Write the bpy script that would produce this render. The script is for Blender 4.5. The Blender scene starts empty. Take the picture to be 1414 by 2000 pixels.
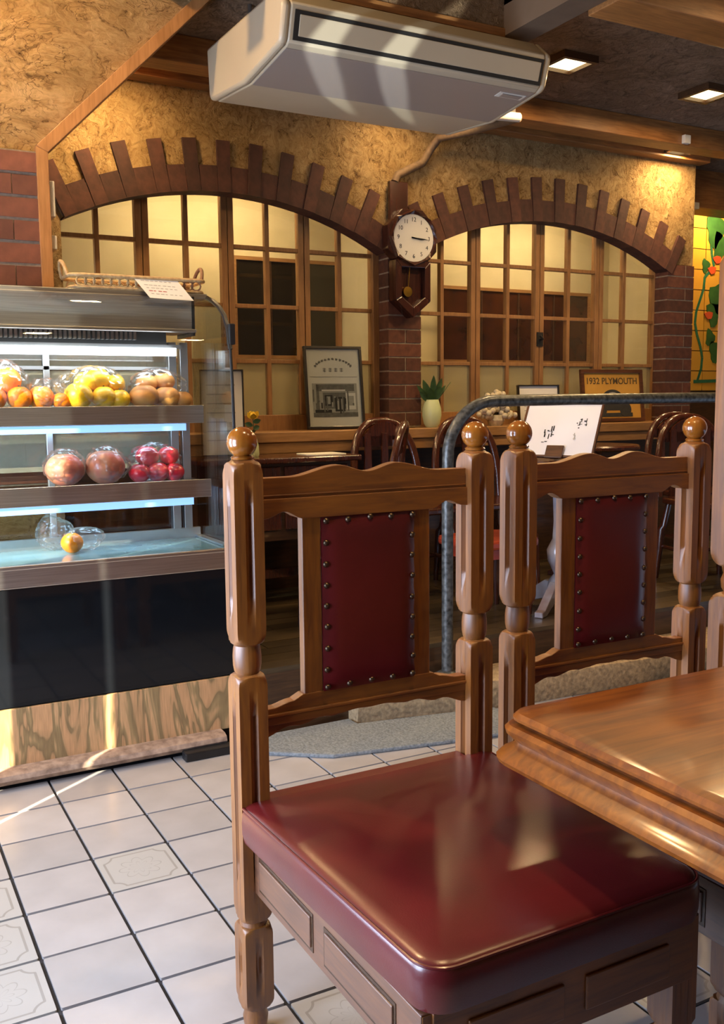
import bpy, bmesh, math, random
from mathutils import Vector, Matrix, Euler
random.seed(7)
PI = math.pi
S = bpy.context.scene
COL = S.collection

# ------------------------------------------------------------------ camera
def cam_matrix(yaw, pitch, roll, loc):
    f = Vector((math.sin(yaw)*math.cos(pitch), math.cos(yaw)*math.cos(pitch), math.sin(pitch)))
    r = Vector((math.cos(yaw), -math.sin(yaw), 0))
    u = r.cross(f)
    r2 = math.cos(roll)*r + math.sin(roll)*u
    u2 = -math.sin(roll)*r + math.cos(roll)*u
    m = Matrix((r2, u2, -f)).transposed().to_4x4()
    m.translation = loc
    return m
cd = bpy.data.cameras.new('camera'); cam = bpy.data.objects.new('camera', cd); COL.objects.link(cam)
cam.matrix_world = cam_matrix(.49789, -.11722, -.00964, Vector((0, 0, 1.187)))
cd.sensor_fit = 'VERTICAL'; cd.sensor_height = 36.0; cd.lens = 1861.5/2000*36.0
cd.clip_start = .02
S.camera = cam

# ------------------------------------------------------------------ world, sun, daylight, exposure
w = bpy.data.worlds.new('world'); S.world = w; w.use_nodes = True
w.node_tree.nodes['Background'].inputs[0].default_value = (.55, .72, 1, 1)
w.node_tree.nodes['Background'].inputs[1].default_value = .9
def light(name, typ, loc, energy, color, direction=None, **kw):
    l = bpy.data.lights.new(name, typ); l.energy = energy; l.color = color
    for k, v in kw.items(): setattr(l, k, v)
    o = bpy.data.objects.new(name, l); COL.objects.link(o); o.location = loc
    if direction is not None: o.rotation_euler = Vector(direction).to_track_quat('-Z', 'Y').to_euler()
    return o
EL = math.radians(21)
SUN_DIR = Vector((.82*math.cos(EL), .572*math.cos(EL), -math.sin(EL)))
light('sun', 'SUN', (-3, -1, 3), 42.0, (1, .88, .70), SUN_DIR, angle=.006)
light('daylight_window', 'AREA', (-1.1, 1.28, .98), 78, (.62, .72, 1), (1, .0, -.03), shape='RECTANGLE', size=.78, size_y=1.3)
light('daylight_door', 'AREA', (-1.1, 2.40, .98), 98, (.64, .74, 1), (1, -.12, -.03), shape='RECTANGLE', size=.85, size_y=1.3)
# sun thrown back up off a car outside: two thin streaks across the air conditioner
GL = Vector((.765, .534, .358)).normalized(); GN = Vector((-.635, .489, .599)); GN = (GN-GL*GN.dot(GL)).normalized()
for bx in ((1.52, 3.04, 2.33), (1.80, 3.05, 2.33)):
    g = light('sun_glint', 'SPOT', (0, 0, 0), 1900, (.92, .97, 1), spot_size=.115, spot_blend=.35, shadow_soft_size=.01)
    mz = -GL; my = mz.cross(GN); M_ = Matrix((GN, my, mz)).transposed().to_4x4(); M_.translation = Vector(bx)-GL*4.6
    g.matrix_world = M_ @ Matrix.Diagonal((.15, 1, 1, 1))
S.view_settings.view_transform = 'Standard'; S.view_settings.look = 'None'
S.view_settings.gamma = 1.0; S.view_settings.use_curve_mapping = False
S.view_settings.exposure = 0.0
S.cycles.use_denoising = True
S.cycles.max_bounces = 7; S.cycles.transparent_max_bounces = 24
S.cycles.caustics_reflective = False; S.cycles.caustics_refractive = False
S.cycles.sample_clamp_indirect = 4.0
WARM = (1, .66, .31)

# ------------------------------------------------------------------ materials
MATS = {}
def newmat(name):
    m = bpy.data.materials.new(name); m.use_nodes = True
    nt = m.node_tree; MATS[name] = m
    return m, nt, nt.nodes['Principled BSDF']
def N(nt, typ, **kw):
    n = nt.nodes.new(typ)
    for k, v in kw.items():
        if k in n.inputs: n.inputs[k].default_value = v
        else: setattr(n, k, v)
    return n
def L(nt, a, b): nt.links.new(a, b)
def coords(nt, scale=(1, 1, 1), kind='Object'):
    t = N(nt, 'ShaderNodeTexCoord'); mp = N(nt, 'ShaderNodeMapping'); mp.inputs['Scale'].default_value = scale
    L(nt, t.outputs[kind], mp.inputs['Vector']); return mp.outputs['Vector']
def ramp(nt, fac, stops):
    r = N(nt, 'ShaderNodeValToRGB'); e = r.color_ramp.elements
    while len(e) < len(stops): e.new(.5)
    for i, (p, c) in enumerate(stops): e[i].position = p; e[i].color = (*c, 1) if len(c) == 3 else c
    L(nt, fac, r.inputs[0]); return r.outputs[0]
def bump(nt, p, h, strength=.3, dist=.01):
    b = N(nt, 'ShaderNodeBump', Strength=strength, Distance=dist); L(nt, h, b.inputs['Height']); L(nt, b.outputs[0], p.inputs['Normal'])
def setp(p, rough=.5, metal=0, coat=0, spec=.5, coat_rough=.1):
    p.inputs['Roughness'].default_value = rough; p.inputs['Metallic'].default_value = metal
    p.inputs['Coat Weight'].default_value = coat; p.inputs['Coat Roughness'].default_value = coat_rough
    p.inputs['Specular IOR Level'].default_value = spec
def plain(name, c1, c2=None, scale=20, rough=.5, metal=0, coat=0, spec=.5, bmp=0, stretch=(1, 1, 1), coat_rough=.1, detail=3, dist=.004):
    m, nt, p = newmat(name); setp(p, rough, metal, coat, spec, coat_rough)
    v = coords(nt, stretch)
    n = N(nt, 'ShaderNodeTexNoise', Scale=scale, Detail=detail); L(nt, v, n.inputs['Vector'])
    c2 = c2 or tuple(x*.8 for x in c1)
    L(nt, ramp(nt, n.outputs['Fac'], [(.3, c2), (.7, c1)]), p.inputs['Base Color'])
    if bmp: bump(nt, p, n.outputs['Fac'], bmp, dist)
    return m
def wood(name, c1, c2, axis=0, rough=.35, coat=.5, scale=6, grain=14, bmp=.08, cr=.12, cior=1.5):
    m, nt, p = newmat(name); setp(p, rough, 0, coat, .5, cr); p.inputs['Coat IOR'].default_value = cior
    sc = [grain, grain, grain]; sc[axis] = grain*.09
    v = coords(nt, tuple(sc))
    n = N(nt, 'ShaderNodeTexNoise', Scale=scale, Detail=5, Roughness=.6, Distortion=.6); L(nt, v, n.inputs['Vector'])
    v2 = coords(nt, (2, 2, 2)); n2 = N(nt, 'ShaderNodeTexNoise', Scale=3, Detail=2); L(nt, v2, n2.inputs['Vector'])
    mid = tuple((a+b)/2 for a, b in zip(c1, c2))
    col = ramp(nt, n.outputs['Fac'], [(.32, c2), (.5, mid), (.68, c1)])
    mx = N(nt, 'ShaderNodeMix', data_type='RGBA', blend_type='MULTIPLY'); mx.inputs[0].default_value = .5
    L(nt, col, mx.inputs[6]); L(nt, ramp(nt, n2.outputs['Fac'], [(.3, (.55, .5, .45)), (.7, (1.15, 1.1, 1.05))]), mx.inputs[7])
    L(nt, mx.outputs[2], p.inputs['Base Color'])
    if bmp: bump(nt, p, n.outputs['Fac'], bmp, .002)
    return m
def glass(name, tint=(1, 1, 1), refl=.10, rough=.02, body=0.0, bodycol=(.8, .8, .8)):
    m, nt, p = newmat(name); nt.nodes.remove(p); out = nt.nodes['Material Output']
    tr = N(nt, 'ShaderNodeBsdfTransparent'); tr.inputs[0].default_value = (*tint, 1)
    gl = N(nt, 'ShaderNodeBsdfGlossy', Roughness=rough)
    lw = N(nt, 'ShaderNodeLayerWeight', Blend=.25)
    ma = N(nt, 'ShaderNodeMath', operation='MULTIPLY_ADD'); L(nt, lw.outputs['Fresnel'], ma.inputs[0]); ma.inputs[1].default_value = .6; ma.inputs[2].default_value = refl*.4
    mx = N(nt, 'ShaderNodeMixShader'); L(nt, ma.outputs[0], mx.inputs[0]); L(nt, tr.outputs[0], mx.inputs[1]); L(nt, gl.outputs[0], mx.inputs[2])
    last = mx
    if body:
        df = N(nt, 'ShaderNodeBsdfDiffuse'); df.inputs[0].default_value = (*bodycol, 1)
        m2 = N(nt, 'ShaderNodeMixShader'); m2.inputs[0].default_value = body; L(nt, mx.outputs[0], m2.inputs[1]); L(nt, df.outputs[0], m2.inputs[2]); last = m2
    L(nt, last.outputs[0], out.inputs[0]); return m
def emit(name, col, strength):
    m, nt, p = newmat(name); p.inputs['Emission Color'].default_value = (*col, 1); p.inputs['Emission Strength'].default_value = strength
    p.inputs['Base Color'].default_value = (*col, 1); return m
def plaster(name, light_c, mid_c, dark_c, crack=.5, stretch=(1, 1, 1), bs=.9):
    m, nt, p = newmat(name); setp(p, .85, spec=.2)
    v = coords(nt, stretch)
    n0 = N(nt, 'ShaderNodeTexNoise', Scale=5, Detail=4); L(nt, v, n0.inputs['Vector'])
    ad = N(nt, 'ShaderNodeMix', data_type='RGBA', blend_type='ADD'); ad.inputs[0].default_value = .35
    L(nt, v, ad.inputs[6]); L(nt, n0.outputs['Color'], ad.inputs[7])
    n1 = N(nt, 'ShaderNodeTexNoise', Scale=16, Detail=8, Roughness=.72, Distortion=1.0); L(nt, ad.outputs[2], n1.inputs['Vector'])
    n2 = N(nt, 'ShaderNodeTexNoise', Scale=3.2, Detail=3); L(nt, v, n2.inputs['Vector'])
    vo = N(nt, 'ShaderNodeTexVoronoi', feature='DISTANCE_TO_EDGE', Scale=22); L(nt, ad.outputs[2], vo.inputs['Vector'])
    base = ramp(nt, n1.outputs['Fac'], [(.34, dark_c), (.44, mid_c), (.62, light_c)])
    wash = ramp(nt, n2.outputs['Fac'], [(.3, (.72, .66, .55)), (.65, (1.1, 1.05, 1.0))])
    mx = N(nt, 'ShaderNodeMix', data_type='RGBA', blend_type='MULTIPLY'); mx.inputs[0].default_value = .8
    L(nt, base, mx.inputs[6]); L(nt, wash, mx.inputs[7])
    ck = ramp(nt, vo.outputs['Distance'], [(.0, (.22, .16, .11)), (.035, (1, 1, 1))])
    mk = ramp(nt, n0.outputs['Fac'], [(.44, (0, 0, 0)), (.55, (crack, crack, crack))])
    mx2 = N(nt, 'ShaderNodeMix', data_type='RGBA', blend_type='MULTIPLY'); L(nt, mk, mx2.inputs[0]); L(nt, mx.outputs[2], mx2.inputs[6]); L(nt, ck, mx2.inputs[7])
    L(nt, mx2.outputs[2], p.inputs['Base Color'])
    bump(nt, p, n1.outputs['Fac'], bs, .055)
    return m
def vary(m, amt=.25):
    """brightness differs a little from piece to piece"""
    nt = m.node_tree; p = nt.nodes['Principled BSDF']; lk = p.inputs['Base Color'].links[0]; src = lk.from_socket
    oi = N(nt, 'ShaderNodeObjectInfo'); r = ramp(nt, oi.outputs['Random'], [(0, (1-amt,)*3), (1, (1+amt*.5,)*3)])
    mx = N(nt, 'ShaderNodeMix', data_type='RGBA', blend_type='MULTIPLY'); mx.inputs[0].default_value = 1
    L(nt, src, mx.inputs[6]); L(nt, r, mx.inputs[7]); L(nt, mx.outputs[2], p.inputs['Base Color']); return m

oakx = wood('chair_oak_x', (.33, .112, .005), (.165, .049, .002), 0, rough=.5, coat=.9, cr=.46, cior=1.64)
oakz = wood('chair_oak_z', (.33, .112, .005), (.165, .049, .002), 2, rough=.5, coat=.9, cr=.46, cior=1.64)
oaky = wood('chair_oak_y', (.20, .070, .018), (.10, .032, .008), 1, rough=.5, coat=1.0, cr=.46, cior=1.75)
ballwood = wood('finial_wood', (.42, .15, .018), (.27, .085, .010), 2, rough=.2, coat=.9)
tablew = wood('table_wood', (.30, .088, .008), (.14, .034, .0035), 0, rough=.42, coat=.22, scale=4, grain=10, bmp=.015)
mahog = wood('dark_mahogany', (.085, .022, .010), (.040, .010, .005), 2, rough=.25, coat=.7)
darkw = wood('dark_wood', (.085, .040, .016), (.040, .018, .008), 0, rough=.4, coat=.3)
beamw = wood('beam_wood', (.38, .17, .05), (.22, .09, .026), 0, rough=.45, coat=.2)
trimw = wood('trim_wood', (.50, .24, .085), (.36, .16, .05), 2, rough=.45, coat=.2)
winw = wood('window_wood', (.34, .175, .065), (.24, .115, .042), 2, rough=.5, coat=.1)
sillw = wood('sill_wood', (.40, .22, .09), (.28, .145, .055), 0, rough=.45, coat=.2)
plankw = vary(wood('plank_wood', (.085, .058, .028), (.045, .030, .015), 0, rough=.4, coat=.25), .5)
plyw, nt, p = newmat('plywood'); setp(p, .6)
v = coords(nt, (9, 9, 1.6)); n = N(nt, 'ShaderNodeTexNoise', Scale=1.15, Detail=2, Distortion=2.2); L(nt, v, n.inputs['Vector'])
v2 = coords(nt, (120, 120, 8)); n2 = N(nt, 'ShaderNodeTexNoise', Scale=2, Detail=2); L(nt, v2, n2.inputs['Vector'])
mx = N(nt, 'ShaderNodeMix', data_type='RGBA', blend_type='MULTIPLY'); mx.inputs[0].default_value = .5
L(nt, ramp(nt, n.outputs['Fac'], [(.40, (.60, .33, .15)), (.47, (.50, .29, .13)), (.50, (.26, .17, .075)), (.58, (.34, .23, .10)), (.64, (.60, .35, .16))]), mx.inputs[6]); L(nt, ramp(nt, n2.outputs['Fac'], [(.3, (.6, .6, .6)), (.7, (1.1, 1.1, 1.1))]), mx.inputs[7])
L(nt, mx.outputs[2], p.inputs['Base Color'])
leather, nt, p = newmat('red_leather'); setp(p, .36, 0, .6, .5, .24); p.inputs['Coat IOR'].default_value = 1.65
v = coords(nt); n = N(nt, 'ShaderNodeTexNoise', Scale=7, Detail=3); L(nt, v, n.inputs['Vector'])
L(nt, ramp(nt, n.outputs['Fac'], [(.3, (.090, .005, .006)), (.7, (.130, .008, .010))]), p.inputs['Base Color'])
vv = N(nt, 'ShaderNodeTexVoronoi', Scale=420); L(nt, v, vv.inputs['Vector']); bump(nt, p, vv.outputs['Distance'], .10, .001)
brass = plain('stud_brass', (.16, .11, .07), (.10, .07, .045), 90, .38, .9)
brickm = vary(plain('brick_red', (.125, .040, .021), (.070, .022, .012), 30, .8, bmp=.35, detail=6), .45)
brickw = vary(plain('brick_worn', (.19, .062, .034), (.12, .036, .02), 24, .7, bmp=.35, detail=6), .35)
archm = vary(plain('brick_dark', (.082, .027, .016), (.046, .015, .009), 30, .8, bmp=.35, detail=6), .4)
mortar = plain('mortar', (.30, .24, .18), (.2, .16, .12), 60, .95, bmp=.2)
plast_l = plaster('plaster_left', (.72, .49, .24), (.52, .325, .135), (.20, .115, .045), .9, (1.0, 1, 1.7))
plast_b = plaster('plaster_back', (.60, .43, .21), (.42, .27, .11), (.17, .10, .04), .8, (1.6, 1.6, 1.3))
plast_w = plaster('plaster_well', (.40, .27, .16), (.30, .19, .10), (.12, .07, .035), .6)
ceilm = plaster('ceiling_brown', (.44, .30, .20), (.33, .22, .14), (.15, .095, .06), .3, (1, 1, 1), 1.0)
roomm = plain('room_plaster', (.22, .15, .09), (.16, .11, .065), 8, .9)
wellm = plain('well_side', (.15, .095, .055), (.12, .075, .042), 8, .9)
creamm = plain('cream_wall', (.74, .66, .46), (.66, .58, .39), 6, .9, bmp=.05)
groutm = plain('grout', (.035, .035, .042), (.022, .022, .028), 60, .9)
steel = plain('brushed_steel', (.62, .60, .57), (.46, .43, .40), 9, .33, 1.0, stretch=(.6, 30, 30))
steelb = plain('steel_dull', (.45, .45, .45), (.33, .33, .33), 12, .35, 1.0)
alum = plain('aluminium', (.66, .70, .73), (.55, .58, .60), 10, .3, .9)
black = plain('black_plastic', (.012, .012, .013), (.008, .008, .009), 30, .4)
blackglass = plain('black_glass', (.006, .007, .009), (.005, .006, .007), 4, .06, 0, 0, .32)
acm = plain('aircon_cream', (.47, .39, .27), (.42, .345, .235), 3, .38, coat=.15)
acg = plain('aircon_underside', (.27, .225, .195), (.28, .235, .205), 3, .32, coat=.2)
dark = plain('near_black', (.010, .009, .008), (.006, .006, .005), 30, .6)
pipem = plain('painted_pipe', (.14, .145, .14), (.018, .019, .018), 55, .35, .35, bmp=.3, detail=6)
stonem = plain('step_stone', (.46, .33, .18), (.20, .14, .08), 60, .8, bmp=.6, detail=7)
nosem = plain('worn_nosing', (.42, .30, .22), (.19, .125, .09), 38, .8, bmp=.6, detail=7)
matm = plain('grey_mat', (.27, .30, .32), (.13, .15, .165), 120, .95, bmp=.8, detail=6)
paper = plain('paper', (.80, .78, .74), (.74, .72, .68), 5, .8)
paperb = plain('paper_cool', (.74, .75, .80), (.70, .70, .76), 4, .55)
ink = plain('ink', (.02, .02, .022), (.03, .03, .03), 30, .8)
inkg = plain('ink_grey', (.19, .185, .17), (.12, .115, .105), 60, .8)
inkl = plain('ink_pale', (.42, .41, .38), (.36, .35, .32), 60, .8)
frameb = plain('frame_black', (.018, .013, .011), (.010, .008, .007), 20, .3, coat=.3)
framebr = wood('frame_brown', (.12, .045, .018), (.06, .022, .01), 0, rough=.3)
clockw = wood('clock_wood', (.060, .016, .010), (.028, .008, .005), 2, rough=.25, coat=.6)
clockf = plain('clock_face', (.66, .64, .58), (.60, .58, .52), 5, .5)
gold = plain('gold', (.85, .55, .10), (.70, .42, .07), 10, .25, 1.0)
signy = plain('sign_ochre', (.55, .30, .055), (.46, .24, .04), 6, .55)
wicker = plain('wicker', (.62, .42, .19), (.40, .24, .10), 70, .55, bmp=.4)
wickershade = plain('wicker_shaded', (.30, .15, .07), (.17, .08, .04), 70, .55, bmp=.4)  # same wicker, with the shade on the right half put into the colour
orange = plain('orange_skin', (.85, .24, .006), (.74, .18, .004), 120, .4, bmp=.25)
lemon = plain('yellow_skin', (.90, .52, .015), (.80, .42, .01), 120, .4, bmp=.2)
bunm = plain('baked_bun', (.70, .33, .07), (.42, .15, .03), 9, .6, bmp=.2)
apple = plain('apple_skin', (.52, .085, .06), (.60, .27, .14), 5, .35, stretch=(3, 3, .7))
plum = plain('plum_red', (.68, .03, .055), (.52, .015, .04), 7, .28, coat=.3)
stemm = plain('stem_green', (.10, .09, .03), (.06, .05, .02), 30, .7)
leafm = plain('leaf_green', (.035, .085, .022), (.015, .04, .012), 30, .45)
leafp = plain('mural_leaf', (.045, .15, .03), (.02, .08, .02), 12, .4)
vinep = plain('mural_vine', (.03, .20, .10), (.02, .12, .06), 12, .4)
redp = plain('mural_red', (.65, .10, .03), (.55, .07, .02), 12, .4)
muraly = vary(plain('mural_yellow', (.78, .45, .06), (.70, .36, .035), 3, .3, coat=.4), .12)
vasem = plain('celadon', (.55, .62, .36), (.47, .54, .30), 6, .35)
dryf = plain('dried_petal', (.62, .55, .40), (.42, .35, .24), 50, .9)
rosem = plain('rose_red', (.55, .010, .02), (.36, .006, .012), 40, .6)
yelf = plain('yellow_petal', (.80, .55, .03), (.65, .40, .02), 40, .6)
seatred = plain('seat_red', (.42, .06, .025), (.30, .035, .015), 12, .35, coat=.3)
whitep = plain('white_plastic', (.70, .66, .58), (.66, .62, .54), 10, .5)
pedm = plain('pedestal_lit_blue', (.34, .36, .40), (.20, .13, .12), 7, .25, coat=.5)  # bluish daylight on the column is mixed into its colour
deckm = plain('deck_glassy', (.30, .50, .54), (.22, .40, .44), 3, .12, 0, .4)
tanr = plain('red_letter', (.45, .05, .03), (.35, .04, .02), 20, .7)
clear = glass('clear_glass', (.97, .99, .98), .10)
pane_g = glass('window_glass', (.98, .97, .93), .12, .03)
pane_t = glass('textured_glass', (.80, .77, .66), .06, .15, .35, (.46, .43, .30))
darkpane = plain('dark_pane', (.020, .015, .010), (.012, .009, .006), 3, .05, 0, .3)
brownpane = plain('brown_pane', (.075, .022, .008), (.030, .010, .005), 9, .06, 0, .3)
film = glass('plastic_film', (.99, .99, .99), .08, .14, .03, (.85, .85, .85))
led_w = emit('led_white', (.86, .93, 1), 6); led_b = emit('led_blue', (.26, .50, 1), 1.3)
lampe = emit('lamp_warm', (1, .74, .36), 4.5); tubew = emit('tube_warm', (1, .78, .40), 16)

# ------------------------------------------------------------------ mesh tools
class MB:
    def __init__(s): s.v = []; s.f = []
    def add(s, vs, fs, M=None):
        o = len(s.v)
        s.v += [tuple(M @ Vector(q)) if M is not None else tuple(q) for q in vs]
        s.f += [tuple(i+o for i in f) for f in fs]; return s
    def box(s, x0, x1, y0, y1, z0, z1, M=None):
        return s.add([(x0, y0, z0), (x1, y0, z0), (x1, y1, z0), (x0, y1, z0), (x0, y0, z1), (x1, y0, z1), (x1, y1, z1), (x0, y1, z1)],
                     [(0, 3, 2, 1), (4, 5, 6, 7), (0, 1, 5, 4), (1, 2, 6, 5), (2, 3, 7, 6), (3, 0, 4, 7)], M)
    def prism(s, poly, axis, lo, hi, M=None):
        """polygon extruded along axis; poly coords are the other two axes in order"""
        a = sum(poly[i][0]*poly[(i+1) % len(poly)][1]-poly[(i+1) % len(poly)][0]*poly[i][1] for i in range(len(poly)))
        if (a < 0) != (axis == 1): poly = poly[::-1]
        n = len(poly)
        def P(q, h): return {0: (h, q[0], q[1]), 1: (q[0], h, q[1]), 2: (q[0], q[1], h)}[axis]
        vs = [P(q, lo) for q in poly]+[P(q, hi) for q in poly]
        fs = [tuple(range(n-1, -1, -1)), tuple(range(n, 2*n))]+[(i, (i+1) % n, n+(i+1) % n, n+i) for i in range(n)]
        return s.add(vs, fs, M)
    def lathe(s, prof, c=(0, 0, 0), n=24, M=None):
        """prof: (r, z) bottom to top"""
        vs = []; fs = []
        for r, z in prof:
            for k in range(n):
                a = 2*PI*k/n; vs.append((c[0]+r*math.cos(a), c[1]+r*math.sin(a), c[2]+z))
        for i in range(len(prof)-1):
            for k in range(n):
                fs.append((i*n+k, i*n+(k+1) % n, (i+1)*n+(k+1) % n, (i+1)*n+k))
        fs.append(tuple(range(n-1, -1, -1))); fs.append(tuple((len(prof)-1)*n+k for k in range(n)))
        return s.add(vs, fs, M)
    def sphere(s, c, r, n=20, m=12, sq=(1, 1, 1), M=None):
        prof = [(r*math.sin(PI*i/m)+(1e-5 if i in (0, m) else 0), -r*math.cos(PI*i/m)) for i in range(m+1)]
        b = MB().lathe(prof, (0, 0, 0), n)
        return s.add([(c[0]+q[0]*sq[0], c[1]+q[1]*sq[1], c[2]+q[2]*sq[2]) for q in b.v], b.f, M)
    def tube(s, path, r, n=10, closed=False, M=None, flat=None):
        path = [Vector(q) for q in path]; m = len(path)
        vs = []; fs = []
        prev = None
        for i, q in enumerate(path):
            if closed: t = (path[(i+1) % m]-path[i-1])
            else: t = path[min(i+1, m-1)]-path[max(i-1, 0)]
            t.normalize()
            if prev is None:
                u = Vector((0, 0, 1)) if abs(t.z) < .9 else Vector((1, 0, 0))
                u = (u-t*u.dot(t)).normalized()
            else:
                u = (prev-t*prev.dot(t)).normalized()
            prev = u; b = t.cross(u)
            rr = r[i] if isinstance(r, (list, tuple)) else r
            for k in range(n):
                a = 2*PI*k/n; vs.append(tuple(q+(u*math.cos(a)*(flat or 1)+b*math.sin(a))*rr))
        for i in range(m if closed else m-1):
            j = (i+1) % m
            for k in range(n): fs.append((i*n+k, i*n+(k+1) % n, j*n+(k+1) % n, j*n+k))
        if not closed: fs += [tuple(range(n-1, -1, -1)), tuple((m-1)*n+k for k in range(n))]
        return s.add(vs, fs, M)
    def mesh(s, name, mat, smooth=False):
        me = bpy.data.meshes.new(name); me.from_pydata(s.v, [], s.f); me.update()
        if smooth:
            for pl in me.polygons: pl.use_smooth = True
            try: me.set_sharp_from_angle(angle=math.radians(38))
            except Exception: pass
        if mat: me.materials.append(mat)
        return me
    def obj(s, name, mat, parent=None, bevel=0, smooth=False, loc=None):
        """vertices are in world coords when the parent is unrotated; they are moved into the parent's frame"""
        off = Vector(parent.get('_o', (0, 0, 0))) if parent is not None else Vector((0, 0, 0))
        if loc is not None: off = off+Vector(loc)
        if off.length: s.v = [tuple(Vector(q)-off) for q in s.v]
        o = bpy.data.objects.new(name, s.mesh(name, mat, smooth)); COL.objects.link(o)
        if parent is not None: o.parent = parent
        if loc is not None: o.location = loc
        if bevel:
            b = o.modifiers.new('bevel', 'BEVEL'); b.width = bevel; b.segments = 2; b.limit_method = 'ANGLE'; b.angle_limit = math.radians(40)
        o['_o'] = tuple(off)
        return o
def thing(name, label, cat, loc=(0, 0, 0), rz=0, group=None, local=False):
    o = bpy.data.objects.new(name, None); COL.objects.link(o); o.location = loc; o.rotation_euler = (0, 0, rz); o.empty_display_size = .05
    o['label'] = label; o['category'] = cat
    if group: o['group'] = group
    o['_o'] = (0, 0, 0) if local else tuple(loc)
    return o
def tag(o, label, cat, group=None):
    o['label'] = label; o['category'] = cat
    if group: o['group'] = group
    return o
def struct(o, label=None):
    o['kind'] = 'structure'
    if label: o['label'] = label
    return o
def B(x0, x1, y0, y1, z0, z1): return MB().box(x0, x1, y0, y1, z0, z1)
def share(src, name, parent, loc, rot=(0, 0, 0)):
    o = bpy.data.objects.new(name, src); COL.objects.link(o); o.parent = parent; o.location = loc; o.rotation_euler = rot; return o
def copy_tree(o, parent=None):
    c = o.copy(); COL.objects.link(c); c.parent = parent
    for ch in list(o.children): copy_tree(ch, c)
    return c
def text_mesh(txt, size, mat, name, parent, M, bold=0):
    cu = bpy.data.curves.new(name, 'FONT'); cu.body = txt; cu.size = size; cu.align_x = 'CENTER'; cu.align_y = 'CENTER'; cu.extrude = .0004; cu.offset = bold
    t = bpy.data.objects.new(name+'_tmp', cu); COL.objects.link(t)
    bpy.context.view_layer.update()
    me = bpy.data.meshes.new_from_object(t.evaluated_get(bpy.context.evaluated_depsgraph_get()))
    bpy.data.objects.remove(t); bpy.data.curves.remove(cu)
    me.materials.clear(); me.materials.append(mat); me.transform(Matrix.Translation(-Vector(parent.get('_o', (0, 0, 0)))) @ M)
    o = bpy.data.objects.new(name, me); COL.objects.link(o); o.parent = parent; return o
def rounded(x0, x1, y0, y1, r, n=6):
    pts = []
    for cx, cy, a0 in ((x1-r, y1-r, 0), (x0+r, y1-r, 90), (x0+r, y0+r, 180), (x1-r, y0+r, 270)):
        for k in range(n+1):
            a = math.radians(a0+90*k/n); pts.append((cx+r*math.cos(a), cy+r*math.sin(a)))
    return pts
STRUCT_N = {}
# ================================================================== THE SETTING
# ---- tiled floor
fl = struct(B(-1.0, 4.2, -1.5, 3.10, -.06, -.006).obj('floor', groutm))
TX0, TY0, TS = .304, 3.024, .2
def tile_mesh(name, mat):
    h = TS/2-.0044
    mb = MB(); mb.prism(rounded(-h, h, -h, h, .003, 2), 2, -.01, 0); return mb
m, nt, p = newmat('tile_glaze'); setp(p, .28, 0, .15, .5)
v = coords(nt, (1, 1, 1)); n = N(nt, 'ShaderNodeTexNoise', Scale=9, Detail=3); L(nt, v, n.inputs['Vector'])
L(nt, ramp(nt, n.outputs['Fac'], [(.3, (.40, .372, .355)), (.7, (.465, .435, .418))]), p.inputs['Base Color']); vary(m, .12)
bump(nt, p, n.outputs['Fac'], .06, .004)
tile_plain = tile_mesh('tile', None).mesh('tile', m)
m, nt, p = newmat('tile_flower'); setp(p, .28, 0, .15, .5)
v = coords(nt); sx = N(nt, 'ShaderNodeSeparateXYZ'); L(nt, v, sx.inputs[0])
def mth(op, a, b=None, c=None):
    q = N(nt, 'ShaderNodeMath', operation=op)
    for i, x in enumerate((a, b, c)):
        if x is None: continue
        if isinstance(x, (int, float)): q.inputs[i].default_value = x
        else: L(nt, x, q.inputs[i])
    return q.outputs[0]
X_, Y_ = sx.outputs[0], sx.outputs[1]
rr = mth('SQRT', mth('ADD', mth('MULTIPLY', X_, X_), mth('MULTIPLY', Y_, Y_))); th = mth('ARCTAN2', Y_, X_)
pet = mth('ABSOLUTE', mth('COSINE', mth('MULTIPLY', th, 4.0)))
def line(val, wd): return mth('LESS_THAN', mth('ABSOLUTE', val), wd)
l1 = line(mth('SUBTRACT', rr, mth('MULTIPLY_ADD', pet, .020, .034)), .0016)
l2 = line(mth('SUBTRACT', rr, mth('MULTIPLY_ADD', pet, .026, .004)), .0012)
ax, ay = mth('ABSOLUTE', X_), mth('ABSOLUTE', Y_)
mxx = mth('MAXIMUM', ax, ay); cx = mth('SUBTRACT', ax, .088); cy = mth('SUBTRACT', ay, .088)
cr = mth('SQRT', mth('ADD', mth('MULTIPLY', cx, cx), mth('MULTIPLY', cy, cy)))
edge = mth('MULTIPLY', line(mth('SUBTRACT', mxx, .080), .0028), mth('GREATER_THAN', cr, .034))
arc = mth('MULTIPLY', line(mth('SUBTRACT', cr, .034), .0028), mth('LESS_THAN', mxx, .082))
msk = mth('MINIMUM', mth('ADD', mth('ADD', mth('MULTIPLY', l1, .7), mth('MULTIPLY', l2, .6)), mth('ADD', edge, arc)), 1.0)
mx = N(nt, 'ShaderNodeMix', data_type='RGBA'); L(nt, mth('MULTIPLY', msk, .75), mx.inputs[0]); mx.inputs[6].default_value = (.44, .42, .385, 1); mx.inputs[7].default_value = (.27, .245, .21, 1)
L(nt, mx.outputs[2], p.inputs['Base Color'])
tile_flower = tile_mesh('tile', None).mesh('tile', m)
FLOWER = {(1, 3), (-1, 3), (-1, 4), (-1, 5), (2, 7), (4, 5), (0, 8), (5, 8), (6, 4), (-2, 6), (3, 9)}
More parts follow.
